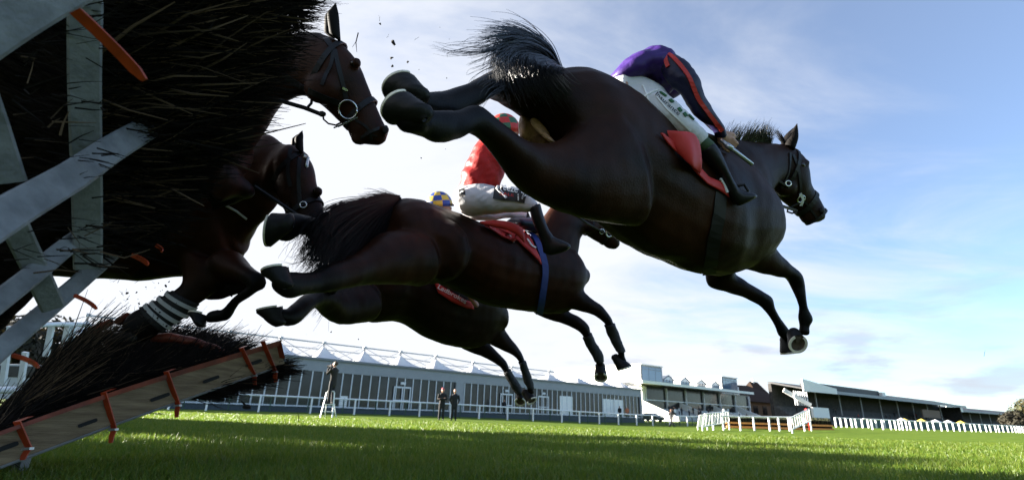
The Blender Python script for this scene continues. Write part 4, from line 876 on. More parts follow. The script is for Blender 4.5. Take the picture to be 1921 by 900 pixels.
strap(mb, bv2, [(1112, 392), (1114, 415), (1112, 430)], .014, Zf=3.95); strap(mb, bv2, [(1140, 416), (1141, 430), (1142, 440)], .014, Zf=3.95)
for a, b in (((1046, 378), (1128, 434)), ((1064, 392), (1136, 438))): mb.rod([P(*a, 3.9), P((a[0] + b[0]) / 2, (a[1] + b[1]) / 2 + 3, 4.05), P(*b, 4.24)], .008, 6)
mb.build('bridle', m_leather, h2); bit_ring(h2, bv2, 1142, 437, 7, 4.25, wpx=3); bit_ring(h2, bv2, 1128, 434, 4.5, 4.25)
mb = MB(); patch(mb, bv2, [(903, 419), (945, 420), (975, 430), (992, 446), (1008, 480)], [(905, 424), (935, 434), (962, 446), (988, 472), (1014, 497)], 16, 4, .018, 3.6, .008, wob=.012)
mb.tube(SS([(900, 415, 904, 421, 3.55, .012), (935, 413, 945, 430, 3.53, .016), (962, 418, 968, 440, 3.54, .018), (980, 428, 984, 456, 3.58, .014)]), 4, 12, cap=.2); o = mb.build('saddle_cloth', m_red, h2, True)
mb = MB(); strap(mb, bv2, [(986, 452), (994, 464), (1002, 468)], .014, .03, Zf=3.95); strap(mb, bv2, [(948, 436), (956, 444), (962, 456)], .012, .012, Zf=3.95); mb.build('cloth_binding', m_white, o)
mb = MB(); strap(mb, bv2, [(984, 428), (1002, 448), (1014, 475), (1021, 505), (1017, 545), (1012, 585)], .055, .02, Zf=3.95); mb.build('girth', mat('blue_webbing', (.015, .035, .20), .6), h2)
mb = MB(); mb.tube([(P(965, 418, 3.86), UP * .04, .15, 0), (P(985, 420, 3.9), UP * .05, .14, 0), (P(1008, 420, 3.96), UP * .06, .11, 0)], 4, 14); mb.build('saddle', mat('navy_saddle', (.012, .02, .05), .5), h2, True)
def leg_boot(parent, rows, m, k0, k1, sc=1.35):
    q = MB(); q.tube([(c, a * sc, w * sc, 0) for c, a, w, _ in rows[k0:k1]], 5, 14, cap=.15)
    for i in range(len(q.v)):
        v = Vector(q.v[i]); q.v[i] = tuple(v + Vector((1, 1, 1)) * .006 * noise.noise(v * 30))
    return q.build('leg_boot', m, parent, True)
leg_boot(h2, fa2, m_boot, 5, 9); leg_boot(h2, fb2, m_boot, 4, 8)

# ================= far horse behind it
h3 = tag(empty('horse', Vector((-.5, 4.9, 0))), 'dark brown racehorse lowest, mostly hidden behind the middle horse', 'horse', 'racehorses jumping the hurdle')
trunk3 = SS([(625, 480, 650, 575, 4.15, .16), (650, 460, 690, 603, 4.2, .26), (690, 455, 720, 604, 4.3, .28), (740, 458, 752, 606, 4.45, .28), (790, 465, 800, 634, 4.6, .28), (840, 475, 846, 649, 4.75, .27), (885, 485, 884, 653, 4.87, .25), (920, 505, 915, 642, 4.95, .21), (946, 572, 940, 615, 5.0, .13)])
neck3 = SS([(870, 490, 930, 600, 4.95, .16), (920, 478, 950, 560, 5.02, .12), (970, 480, 980, 545, 5.1, .1)]); head3 = SS([(985, 480, 985, 545, 5.12, .08), (1010, 495, 1000, 550, 5.14, .085), (1035, 520, 1020, 560, 5.16, .06), (1050, 545, 1035, 570, 5.17, .05)])
hc3 = SS([(660, 530, 702, 600, 4.0, .16), (622, 540, 646, 608, 3.7, .11), (596, 540, 613, 580, 3.4, .08, .4), (577, 546, 598, 574, 3.22, .058, 1), (562, 558, 580, 588, 3.06, .05, 1), (549, 570, 558, 606, 2.96, .047, 1), (538, 580, 538, 611, 2.9, .044, 1), (525, 577, 518, 606, 2.86, .04, 1)])
fa3 = SS([(925, 585, 890, 642, 4.98, .11), (944, 613, 911, 643, 5.0, .08), (961, 637, 936, 654, 5.0, .064, .2), (977, 658, 961, 665, 5.0, .052, .8), (985, 677, 974, 679, 5.0, .046, 1), (991, 695, 980, 697, 5.0, .033, 1), (997, 713, 985, 715, 5.0, .034, 1), (1001, 728, 989, 726, 5.0, .03, .5), (1003, 736, 988, 735, 5.0, .033, .5)])
fb3 = SS([(905, 615, 865, 653, 5.2, .1), (917, 642, 892, 664, 5.2, .07), (936, 662, 917, 675, 5.2, .056, .2), (951, 678, 936, 686, 5.2, .05, .8), (956, 693, 946, 698, 5.2, .042, 1), (965, 709, 954, 713, 5.2, .034, 1), (975, 724, 962, 727, 5.2, .034, 1), (980, 735, 969, 737, 5.2, .031, .6), (982, 742, 968, 742, 5.2, .032, .6)])
mb = MB(); sm = []
for q in (trunk3, neck3, head3, hc3, fa3, fb3): mb.tube(q, 4, 20, samples=sm)
mb.tube(SS([(690, 490, 720, 590, 4.5, .16), (650, 500, 680, 560, 4.2, .1), (630, 505, 645, 540, 3.9, .07, .6), (610, 510, 620, 540, 3.6, .05, 1), (600, 515, 605, 540, 3.4, .045, 1)]), 4, 16, samples=sm)
b3, bv3 = finish(mb, sm, 'body', m_bay3, h3, .0135)
hoof(h3, (506, 581), 2.86, (-.2, .95, .2), (-1, -.2, 0), .066, .06); hoof(h3, (997, 750), 4.98, (.45, -.6, -.65), (.6, -.5, .3), .054, .07); hoof(h3, (976, 752), 5.18, (-.1, -.5, -.85), (.1, -.8, .4), .056, .065); hoof(h3, (598, 528), 3.38, (-.6, .7, .2), (-.8, -.4, 0), .06, .08)
leg_boot(h3, fa3, m_boot, 4, 8); leg_boot(h3, fb3, m_boot, 4, 8)
mb = MB(); strands(mb, [[(650, 480, 4.1), (625, 500, 3.9), (605, 535, 3.7), (595, 560, 3.5), (585, 575, 3.4)], [(650, 490, 4.1), (640, 520, 3.9), (625, 555, 3.7), (612, 575, 3.5), (600, 590, 3.4)]], 160, .003, .03); mb.build('tail', m_hair2, h3)
mb = MB(); patch(mb, bv3, [(812, 528), (840, 545), (870, 562), (885, 567)], [(820, 549), (846, 566), (870, 576), (887, 579)], 12, 4, .02, 4.4, .008); o = mb.build('saddle_cloth', m_red, h3, True)
bvc = bvh_of(remesh(mb, 'tmpc', .01, 0)) if False else bv3
decal_text('Ladbrokes', bv3, (817, 541), (870, 569), 8, m_white, o, off=.032, Zf=4.4)
mb = MB(); mb.tube([(P(845, 470, 4.74), UP * .05, .15, 0), (P(875, 476, 4.82), UP * .05, .13, 0)], 4, 12); mb.build('saddle', m_leather, h3, True)

# ================= upper left horse, head out over the brush
h4 = tag(empty('horse', Vector((-1.6, 2.8, 0))), 'bay racehorse at upper left with only its bridled head clear of the brush', 'horse', 'racehorses jumping the hurdle')
head4 = SS([(600, 62, 552, 178, 2.7, .09), (638, 77, 578, 182, 2.7, .1), (658, 98, 596, 193, 2.7, .11), (673, 119, 612, 206, 2.7, .1), (686, 148, 630, 222, 2.7, .08), (698, 177, 645, 235, 2.7, .066), (710, 203, 654, 247, 2.7, .062), (719, 226, 660, 260, 2.7, .062), (728, 246, 682, 271, 2.7, .052), (724, 256, 702, 273, 2.7, .036)])
neck4 = SS([(602, 62, 560, 180, 2.71, .09), (560, 64, 545, 184, 2.72, .1), (515, 72, 508, 208, 2.75, .12), (445, 80, 470, 275, 2.8, .15), (360, 95, 410, 340, 2.85, .2)])
trunk4 = SS([(450, 230, 440, 330, 2.85, .13), (380, 130, 400, 365, 2.85, .22), (290, 120, 310, 395, 2.78, .27), (150, 140, 180, 420, 2.62, .29), (0, 150, 10, 440, 2.45, .29), (-160, 140, -170, 430, 2.3, .28), (-270, 200, -290, 380, 2.2, .2)])
mb = MB(); sm = []
for q in (trunk4, neck4, head4): mb.tube(q, 4, 20, samples=sm)
for q in ([(430, 300, 410, 380, 2.8, .1), (455, 330, 440, 370, 2.85, .07), (470, 345, 455, 372, 2.88, .05, 1), (440, 360, 430, 385, 2.88, .035, 1), (405, 365, 400, 390, 2.86, .03, 1)], [(410, 300, 390, 380, 3.0, .1), (425, 340, 410, 380, 3.05, .07), (445, 355, 430, 382, 3.08, .05, 1), (410, 370, 400, 395, 3.06, .035, 1)], [(-220, 300, -240, 420, 2.2, .15), (-190, 420, -250, 470, 2.15, .09), (-230, 500, -270, 520, 2.1, .05, 1), (-280, 560, -310, 570, 2.0, .04, 1)]): mb.tube(SS(q), 4, 16, samples=sm)
mb.ell(P(606, 165, 2.62), [RGT * .1, UP * .09, FWD * .05]); mb.ell(P(668, 118, 2.63), [RGT * .03, UP * .03, FWD * .03]); mb.ell(P(722, 243, 2.66), [RGT * .024, UP * .024, FWD * .035]); mb.ell(P(674, 262, 2.68), [RGT * .045, UP * .03, FWD * .035])
b4, bv4 = finish(mb, sm, 'body', m_bay2, h4, .0115)
ear(h4, (618, 62), (639, 76), (630, 6), (614, 28), (637, 48), 2.66, m_blk); ear(h4, (608, 60), (628, 72), (624, 14), (610, 32), (628, 48), 2.82, m_blk)
mb = MB(); mb.ell(hit(bv4, 660, 121, -.016)[0], [RGT * .022, UP * .018, FWD * .022], 14); mb.build('eye', m_eye, h4, True)
mb = MB(); h_, n_ = hit(bv4, 722, 243, .001); mb.ell(h_, [RGT * .012, UP * .02, n_ * .006], 10); mb.build('nostril', m_slot, h4, True)
mb = MB(); h_, n_ = hit(bv4, 700, 258, .002); strap(mb, bv4, [(686, 248), (697, 252), (708, 256)], .006, .002); mb.build('mouth_line', m_slot, h4)
mb = MB(); ring_of(mb, head4, .14, 1.02, .028); ring_of(mb, head4, .60, 1.03, .03); ring_of(mb, head4, .86, 1.04, .016)
strap(mb, bv4, [(606, 62), (617, 82), (628, 92)], .028); strap(mb, bv4, [(626, 92), (622, 120), (612, 140), (604, 160)], .018); strap(mb, bv4, [(628, 94), (636, 130), (644, 160), (650, 188)], .022); strap(mb, bv4, [(668, 225), (690, 240), (697, 262)], .014); strap(mb, bv4, [(530, 140), (570, 165), (600, 180), (640, 195)], .03)
mb.rod([P(470, 180, 2.5), P(528, 190, 2.6), P(570, 202, 2.62), P(606, 216, 2.64)], .011, 6); mb.rod([P(606, 216, 2.64), P(607, 224, 2.64), P(616, 232, 2.64), P(630, 235, 2.64), P(640, 230, 2.64)], .005, 6); mb.rod([P(586, 178, 2.64), P(584, 194, 2.63), P(574, 205, 2.62)], .008, 6)
mb.ell(P(604, 214, 2.63), [RGT * .022, UP * .016, FWD * .016], 10)
mb.build('bridle', m_leather, h4)
bit_ring(h4, bv4, 654, 206, 17, 2.63, wpx=2.6)
mb = MB(); mb.rod([P(626, 240, 2.6), P(650, 230, 2.6), P(671, 220, 2.6)], .004, 6); mb.rod([P(634, 238, 2.6), P(671, 220, 2.6)], .004, 6); strap(mb, bv4, [(642, 166), (650, 170), (651, 172)], .012, .014); mb.build('bit_bar', m_bit, h4)

# ================= lower left horse, landing through the gap
h5 = tag(empty('horse', Vector((-1.9, 3.4, 0))), 'bay racehorse at lower left landing over the flattened hurdle, head turned towards the lens', 'horse', 'racehorses jumping the hurdle')
head5 = SS([(553, 273, 515, 335, 3.2, .1), (576, 293, 520, 355, 3.2, .11), (587, 318, 527, 378, 3.18, .11), (591, 345, 534, 396, 3.17, .1), (600, 372, 545, 412, 3.15, .085), (606, 396, 558, 426, 3.13, .075), (610, 418, 572, 440, 3.12, .07), (610, 438, 585, 450, 3.1, .055)])
neck5 = SS([(545, 273, 512, 370, 3.2, .1), (527, 268, 505, 392, 3.22, .1), (505, 252, 490, 412, 3.25, .12), (470, 250, 471, 432, 3.3, .14), (425, 265, 455, 460, 3.34, .19)])
trunk5 = SS([(452, 400, 450, 475, 3.36, .12), (420, 310, 440, 497, 3.36, .2), (380, 320, 392, 513, 3.34, .25), (320, 325, 335, 520, 3.3, .27), (255, 330, 262, 527, 3.25, .28), (200, 335, 205, 523, 3.2, .28), (110, 330, 120, 520, 3.1, .28), (20, 330, 20, 510, 3.0, .27), (-60, 350, -70, 470, 2.95, .2)])
la5 = SS([(330, 470, 430, 535, 3.2, .12), (345, 528, 398, 548, 3.14, .085), (327, 546, 370, 570, 3.1, .06, .6), (302, 561, 346, 592, 3.08, .055, 1), (282, 573, 322, 608, 3.06, .055, 1), (264, 578, 302, 622, 3.04, .055, 1), (246, 586, 278, 638, 3.02, .052, 1), (236, 596, 250, 648, 3.0, .05, 1)])
lb5 = SS([(440, 470, 405, 525, 3.22, .12), (462, 494, 436, 528, 3.1, .085), (478, 506, 462, 534, 3.0, .06, .6), (492, 516, 478, 545, 2.96, .05, 1), (480, 530, 470, 556, 2.96, .042, 1), (452, 548, 440, 574, 2.97, .036, 1), (420, 578, 430, 598, 2.98, .036, 1), (405, 580, 408, 605, 2.98, .034, 1), (392, 584, 392, 606, 2.98, .03, 1)])
lc5 = SS([(385, 536, 395, 562, 3.3, .05), (411, 538, 416, 560, 3.26, .05), (440, 531, 446, 552, 3.2, .048, 1), (468, 524, 476, 542, 3.1, .045, 1)])
mb = MB(); sm = []
for q in (trunk5, neck5, head5, la5, lb5, lc5): mb.tube(q, 4, 20, samples=sm)
mb.tube(SS([(-10, 440, -60, 540, 2.95, .16), (-40, 530, -80, 590, 2.9, .1), (-80, 600, -110, 630, 2.8, .05, 1), (-120, 680, -150, 690, 2.7, .04, 1)]), 4, 14, samples=sm)
mb.ell(P(596, 360, 3.1), [RGT * .03, UP * .035, FWD * .03]); mb.ell(P(470, 330, 3.2), [RGT * .13, UP * .2, FWD * .08])
b5, bv5 = finish(mb, sm, 'body', m_bay2, h5, .012)
ear(h5, (554, 275), (569, 287), (567, 245), (554, 260), (568, 264), 3.15, m_blk); ear(h5, (546, 274), (560, 284), (558, 252), (548, 262), (560, 266), 3.3, m_blk)
hoof(h5, (214, 642), 2.98, (-.75, -.6, .1), (-.5, .7, 0), .062, .08); hoof(h5, (371, 591), 2.98, (.1, .85, .45), (-1, -.25, 0), .052, .04)
q = MB(); q.tube([(c, a * 1.12, w * 1.15, 0) for c, a, w, _ in la5[2:6]], 5, 16, cap=.15); lbt = q.build('leg_boot', m_boot, h5, True)
arr = resample([np.concatenate([c, a, [w]]) for c, a, w, _ in la5[2:6]], 12)
for f in (.12, .32, .54, .76):
    mbr = MB(); rows = [(Vector(a[:3]), Vector(a[3:6]), a[6], 0) for a in arr]; ring_of(mbr, rows, f, 1.2, .022); mbr.build('reflective_band', m_silver, lbt)
mb = MB(); ring_of(mb, head5, .12, 1.02, .03); ring_of(mb, head5, .6, 1.03, .03); strap(mb, bv5, [(545, 280), (540, 320), (545, 350)], .022); strap(mb, bv5, [(562, 296), (560, 340), (564, 390)], .022)
strap(mb, bv5, [(480, 345), (510, 370), (530, 390), (560, 410)], .03, .02)
mb.rod([P(478, 350, 3.0), P(520, 378, 3.0), P(560, 405, 3.02)], .012, 6); mb.build('bridle', m_leather, h5); bit_ring(h5, bv5, 570, 385, 6, 3.05)
mb = MB(); mb.rod([hit(bv5, x, y, .01, 3.1)[0] for x, y in ((568, 294), (576, 298), (584, 302), (587, 305))], .01, 6); mb.rod([hit(bv5, x, y, .008)[0] for x, y in ((417, 382), (430, 388), (445, 396), (456, 404), (464, 410))], .007, 6); mb.build('white_strap', m_white, h5)
mb = MB(); mb.ell(hit(bv5, 588, 358, -.015)[0], [RGT * .02, UP * .02, FWD * .02], 14); mb.build('eye', m_eye, h5, True)

# ------------------------------------------------------------ jockeys
m_purple = mat('purple_silk', (.034, .009, .125), .5, bump=.7, bscale=9, spec=.35)
m_navy = mat('navy_silk', (.008, .006, .034), .5, bump=.5, bscale=10, spec=.35)
m_redsilk = mat('red_silk', (.46, .022, .020), .5, bump=.5, bscale=11, transl=.3, spec=.3)
m_breech = mat('white_breeches', (.72, .72, .74), .6, bump=.6, bscale=9, transl=.25)
m_rboot = mat('black_riding_boot', (.008, .008, .009), .42, spec=.3, bump=.2, bscale=14)
def skinned(mbq, name, m, parent, vox=.009, smooth=3, fold=.0):
    me = remesh(mbq, name, vox, smooth)
    if fold:
        me.update(); nrm = [v.normal.copy() for v in me.vertices]
        for v, nv in zip(me.vertices, nrm):
            p = v.co.copy(); v.co = p + nv * fold * (noise.noise(Vector((p.x * 6, p.y * 4, p.z * 15 + p.x * 9))) + .35 * noise.noise(Vector((p.x * 16, p.y * 9, p.z * 34 - p.x * 18))))
    bv = bvh_of(me); return link(name, me, m, parent), bv
def fist(mbq, c, fwd, up, s=1.0):
    """closed hand: palm, four curled fingers of different length and a thumb"""
    fwd = fwd.normalized(); side = fwd.cross(up).normalized(); up = side.cross(fwd)
    mbq.ell(c, [fwd * .048 * s, side * .024 * s, up * .042 * s], 12)
    for i, ln in enumerate((.032, .037, .035, .027)):
        b = c + fwd * .034 * s + up * (.03 - .02 * i) * s + side * .012 * s
        mbq.rod([b - fwd * .02 * s, b + fwd * ln * .7 * s, b + fwd * ln * .8 * s - side * .026 * s, b - fwd * .004 * s - side * .034 * s], [.0105 * s, .0095 * s, .009 * s, .0075 * s], 8)
    b = c + up * .03 * s - side * .005 * s
    mbq.rod([b - fwd * .03 * s, b + up * .02 * s + fwd * .005 * s, b + up * .018 * s + fwd * .035 * s - side * .014 * s], [.012 * s, .0105 * s, .0085 * s], 8)
def headmesh(mbq, c, up, fwd, r=.1):
    up = up.normalized(); side = up.cross(fwd).normalized(); fwd = side.cross(up)
    mbq.ell(c + up * .02, [fwd * .1, side * .078, up * .11], 16); mbq.ell(c + fwd * .045 - up * .06, [fwd * .05, side * .055, up * .05], 12); mbq.ell(c + fwd * .105 - up * .005, [fwd * .018, side * .015, up * .026], 8)
    for s_ in (-1, 1): mbq.ell(c + side * .08 * s_, [fwd * .018, side * .012, up * .032], 8); mbq.ell(c + fwd * .09 + side * .03 * s_ + up * .02, [fwd * .012, side * .014, up * .009], 8)
    mbq.ell(c + fwd * .095 - up * .05, [fwd * .012, side * .024, up * .008], 8); mbq.rod([c - up * .06 - fwd * .02, c - up * .17 - fwd * .04], [.052, .058], 12)
def helmet(c, up, fwd, m, parent, peak_m, pom=False):
    up = up.normalized(); side = up.cross(fwd).normalized(); fwd = side.cross(up); q = MB(); K, n = 18, 8; b = 0
    for i in range(n + 1):
        ph = math.pi * .56 * i / n
        for k in range(K):
            th = 2 * math.pi * k / K; q.v.append(tuple(c + up * (.02 + .128 * math.cos(ph)) + (fwd * 1.14 * math.cos(th) + side * math.sin(th)) * .112 * math.sin(ph) * (1 if i else .02)))
    for i in range(n):
        for k in range(K): q.face([i * K + k, i * K + (k + 1) % K, (i + 1) * K + (k + 1) % K, (i + 1) * K + k], (k // 2 + i // 2) % 2 if m_is2(m) else 0)
    q.face([n * K + k for k in range(K)]); o = q.build('helmet', m, parent, True)
    q = MB(); q.v += [tuple(c + up * (.0 + dz) + fwd * (.11 * math.cos(a) + e) + side * .1 * math.sin(a)) for dz in (0, .012) for e in (0, .055) for a in np.linspace(-1.0, 1.0, 9)]
    for i in range(8):
        for l0, l1 in ((0, 9), (18, 27)): q.face([l0 + i, l0 + i + 1, l1 + i + 1, l1 + i])
        q.face([9 + i, 9 + i + 1, 27 + i + 1, 27 + i])
    q.build('peak', peak_m, o, True); return o
def m_is2(m): return isinstance(m, (list, tuple))
def boot_leg(parent, rows, foot, m=m_rboot):
    q = MB(); q.tube(SS(rows), 4, 16, cap=.2); q.tube(SS(foot), 4, 14, cap=.5); return skinned(q, 'riding_boot', m, parent, .008, 3)[0]

# --- rider in purple
j1 = tag(empty('person', P(1245, 250, 2.72)), 'rider crouched in a purple jacket with red piping and white breeches on the lead horse', 'jockey')
tor1 = SS([(1138, 154, 1166, 172, 2.72, .13), (1155, 133, 1192, 160, 2.73, .16), (1180, 111, 1214, 155, 2.74, .175), (1207, 96, 1233, 170, 2.75, .18), (1234, 91, 1252, 176, 2.76, .17), (1254, 98, 1262, 166, 2.76, .13), (1266, 112, 1268, 150, 2.76, .06)])
slv1 = SS([(1255, 95, 1252, 150, 2.64, .07), (1275, 108, 1262, 163, 2.6, .07), (1292, 124, 1268, 167, 2.58, .066), (1306, 144, 1275, 172, 2.57, .062), (1314, 162, 1282, 182, 2.57, .058), (1318, 178, 1290, 197, 2.58, .054), (1329, 193, 1300, 214, 2.6, .05), (1342, 213, 1314, 229, 2.63, .046), (1355, 230, 1332, 241, 2.66, .04), (1361, 250, 1345, 259, 2.69, .033)])
slv1b = SS([(1255, 105, 1258, 150, 3.0, .07), (1278, 120, 1272, 160, 3.02, .06), (1298, 145, 1286, 180, 3.02, .055), (1316, 180, 1304, 208, 3.0, .048), (1340, 218, 1326, 236, 2.98, .04), (1358, 246, 1348, 256, 2.96, .032)])
q = MB(); q.tube(tor1, 4, 22, cap=.3); jk1, bvj1 = skinned(q, 'jacket', m_purple, j1, .009, 3, .017)
q = MB(); q.tube(slv1, 4, 18, cap=.4); sl1, bvs1 = skinned(q, 'sleeve', m_navy, j1, .008, 3, .010)
q = MB(); q.tube(slv1b, 4, 18, cap=.4); skinned(q, 'sleeve', m_navy, j1, .009, 3, .005)
q = MB(); strap(q, bvs1, [(1247, 98), (1262, 108), (1276, 123), (1290, 142), (1299, 160), (1306, 178), (1314, 193), (1333, 219), (1355, 245)], .02, .006); strap(q, bvs1, [(1248, 100), (1249, 112), (1254, 126)], .02, .006); q.build('piping', m_red, sl1)
pel1 = SS([(1141, 154, 1164, 176, 2.7, .14), (1160, 142, 1193, 196, 2.68, .165), (1186, 138, 1214, 222, 2.66, .16), (1212, 149, 1228, 240, 2.62, .13), (1240, 168, 1240, 248, 2.56, .1), (1268, 190, 1261, 254, 2.52, .085), (1298, 221, 1283, 264, 2.5, .07), (1320, 242, 1295, 276, 2.5, .06), (1328, 251, 1301, 281, 2.5, .056)])
far1 = SS([(1200, 170, 1215, 220, 2.9, .12), (1250, 190, 1255, 235, 2.98, .09), (1290, 225, 1288, 258, 3.02, .07), (1312, 250, 1300, 272, 3.0, .055)])
q = MB(); q.tube(pel1, 4, 22, cap=.25); q.tube(far1, 4, 16); br1, bvb1 = skinned(q, 'breeches', m_breech, j1, .009, 3, .010)
decal_text('Insurance', bvb1, (1229, 179), (1272, 218), 7, m_rubber, br1, off=.006)
q = MB(); m_dgreen = mat('dark_green_print', (.01, .09, .025), .6)
for a, b, w_ in (((1238, 174), (1249, 182), .014), ((1256, 188), (1262, 193), .016), ((1272, 203), (1277, 210), .016), ((1282, 212), (1287, 219), .018), ((1291, 216), (1301, 226), .012)): q = MB(); strap(q, bvb1, [a, ((a[0] + b[0]) / 2, (a[1] + b[1]) / 2), b], w_, .006); q.build('print', m_dgreen, br1)

q = MB(); strap(q, bvb1, [(1232, 182), (1250, 204), (1274, 226), (1296, 247)], .006, .005); strap(q, bvb1, [(1192, 194), (1206, 184), (1222, 174), (1234, 170)], .012, .005); strap(q, bvb1, [(1206, 160), (1216, 184), (1222, 215), (1224, 232)], .008, .004); q.build('seam', m_white, br1)
q = MB(); q.tube(SS([(1324, 256, 1303, 278, 2.5, .05), (1338, 268, 1314, 286, 2.5, .05)]), 4, 16); q.build('stocking', mat('green_stocking', (.03, .06, .025), .8), j1, True)
boot_leg(j1, [(1338, 268, 1314, 287, 2.5, .055), (1349, 284, 1324, 302, 2.5, .056), (1360, 308, 1339, 318, 2.5, .052), (1370, 330, 1354, 338, 2.5, .044), (1379, 346, 1364, 356, 2.5, .04), (1384, 352, 1371, 372, 2.5, .04)], [(1380, 350, 1372, 374, 2.5, .038), (1390, 356, 1384, 386, 2.5, .042), (1402, 360, 1398, 382, 2.5, .042), (1412, 362, 1409, 376, 2.5, .036), (1419, 366, 1418, 371, 2.5, .018)])
boot_leg(j1, [(1318, 268, 1300, 282, 3.02, .055), (1340, 290, 1322, 302, 3.05, .052), (1370, 325, 1355, 333, 3.06, .044), (1385, 342, 1372, 350, 3.06, .04)], [(1384, 342, 1374, 358, 3.06, .04), (1400, 348, 1394, 362, 3.06, .04), (1411, 350, 1410, 356, 3.06, .02)])
q = MB(); fist(q, P(1361, 264, 2.7), C((.7, -.6, .15)), C((.5, .7, -.3)), 1.0); q.rod([P(1352, 252, 2.68), P(1358, 260, 2.7)], [.028, .026], 10); fist(q, P(1352, 262, 2.94), C((.7, -.6, 0)), C((.5, .7, 0)), 1.0); q.rod([P(1350, 250, 2.96), P(1352, 260, 2.94)], [.028, .026], 10)
headmesh(q, P(1242, 146, 2.84), C((.75, -.3, .2)), C((-.2, -1, -.1)))
q.tube([(c, a * .8, w * .8, v) for c, a, w, v in tor1], 3, 14); q.tube([(c, a * .75, w * .75, v) for c, a, w, v in slv1], 3, 10); q.tube([(c, a * .75, w * .75, v) for c, a, w, v in slv1b], 3, 10); q.tube([(c, a * .8, w * .8, v) for c, a, w, v in pel1], 3, 12); q.tube([(c, a * .8, w * .8, v) for c, a, w, v in far1], 3, 12)
skinned(q, 'body', m_skin, j1, .007, 2)
helmet(P(1244, 142, 2.85), C((.75, -.4, .2)), C((-.2, -1, -.1)), m_purple, j1, m_navy)
q = MB(); q.rod([P(1352, 262, 2.62), P(1366, 274, 2.6), P(1412, 309, 2.55)], [.009, .012, .010], 8); q.rod([P(1362, 271, 2.6), P(1374, 280, 2.59)], .015, 8); tag(q.build('riding_whip', m_steel, None, True), "grey whip in the hand of the rider in purple", 'whip')

# --- rider in red
j2 = tag(empty('person', P(920, 420, 3.75)), 'rider in red jacket and quartered cap on the middle horse, half hidden by a leg', 'jockey')
tor2 = SS([(859, 353, 931, 357, 3.72, .14), (864, 333, 943, 340, 3.73, .16), (874, 309, 949, 316, 3.76, .18), (890, 283, 953, 290, 3.8, .19), (912, 266, 958, 272, 3.84, .18), (932, 258, 958, 264, 3.87, .08)])
q = MB(); q.tube(tor2, 4, 24, cap=.25); q.tube(SS([(925, 262, 950, 290, 3.62, .07), (955, 272, 962, 300, 3.6, .06), (985, 300, 980, 322, 3.64, .05), (1012, 330, 1004, 348, 3.75, .045), (1036, 358, 1030, 370, 3.85, .036)]), 4, 16); q.tube(SS([(935, 268, 950, 290, 4.02, .07), (985, 302, 980, 322, 4.05, .05), (1030, 360, 1024, 370, 4.02, .036)]), 4, 14)
jk2, bvj2 = skinned(q, 'jacket', m_redsilk, j2, .010, 3, .012)
pel2 = SS([(859, 354, 866, 398, 3.72, .13), (876, 345, 880, 405, 3.7, .16), (903, 342, 905, 404, 3.64, .14), (932, 350, 930, 402, 3.57, .1), (965, 354, 960, 398, 3.53, .078), (988, 359, 977, 398, 3.52, .066), (1009, 381, 992, 398, 3.52, .056)])
far2 = SS([(880, 375, 885, 412, 3.85, .12), (920, 392, 920, 414, 3.95, .08), (958, 394, 957, 410, 3.98, .06), (985, 396, 982, 412, 3.98, .05)])
q = MB(); q.tube(pel2, 4, 22, cap=.25); q.tube(far2, 4, 16); br2, bvb2 = skinned(q, 'breeches', m_breech, j2, .010, 3, .010)
q = MB(); patch(q, bvb2, [(928, 352), (950, 354), (970, 357), (989, 361)], [(925, 373), (945, 376), (966, 378), (983, 381)], 14, 5, .008, 3.5, .004); pt2 = q.build('sponsor_patch', m_rubber, br2)
decal_text('breeze up', bvb2, (930, 357), (991, 366), 12, m_white, pt2, off=.016); decal_text('SALE', bvb2, (938, 367), (964, 370), 5, m_red, pt2, off=.016); decal_text('i', bvb2, (971, 376), (973.5, 376), 12, m_white, pt2, off=.016)
q = MB(); patch(q, bvb2, [(861, 357), (872, 354)], [(863, 370), (874, 366)], 4, 4, .008, 3.6, .004); lp2 = q.build('hip_badge', m_rubber, br2)
q = MB(); strap(q, bvb2, [(864, 365), (868, 361), (871, 361)], .012, .016); q.build('print', m_white, lp2)
boot_leg(j2, [(1014, 382, 993, 392, 3.5, .06), (1018, 398, 996, 406, 3.5, .06), (1024, 416, 1001, 422, 3.5, .055), (1030, 431, 1010, 440, 3.5, .048), (1037, 441, 1016, 458, 3.5, .044), (1038, 448, 1019, 472, 3.5, .042)], [(1036, 442, 1019, 474, 3.5, .04), (1046, 447, 1030, 479, 3.5, .043), (1056, 451, 1047, 476, 3.5, .043), (1065, 455, 1061, 471, 3.5, .036), (1070, 459, 1068, 466, 3.5, .018)])
boot_leg(j2, [(990, 396, 980, 408, 4.0, .055), (1000, 420, 988, 428, 4.05, .05), (1012, 445, 1002, 452, 4.08, .042)], [(1012, 444, 1002, 460, 4.08, .04), (1026, 450, 1020, 464, 4.08, .04), (1036, 456, 1035, 462, 4.08, .02)])
q = MB(); hc = P(946, 248, 3.88); headmesh(q, hc, C((.15, 1, .05)), C((1, -.2, .3))); fist(q, P(1040, 372, 3.86), C((.7, -.6, .2)), C((.5, .7, -.3))); q.rod([P(1032, 362, 3.85), P(1038, 370, 3.86)], [.028, .026], 10); fist(q, P(1034, 372, 4.02), C((.7, -.6, .2)), C((.5, .7, -.3))); q.rod([P(1026, 362, 4.02), P(1032, 370, 4.02)], [.028, .026], 10)
for r_ in (tor2, pel2, far2): q.tube([(c, a * .8, w * .8, v) for c, a, w, v in r_], 3, 14)
q.tube(SS([(930, 265, 948, 286, 3.62, .05), (985, 302, 980, 320, 3.64, .035), (1034, 360, 1030, 370, 3.85, .026)]), 4, 12)
skinned(q, 'body', m_skin, j2, .008, 2)
helmet(P(946, 249, 3.86), C((-.1, 1, .0)), C((1, -.1, .3)), [m_red, mat('green_cap', (.02, .10, .045), .5)], j2, m_navy)

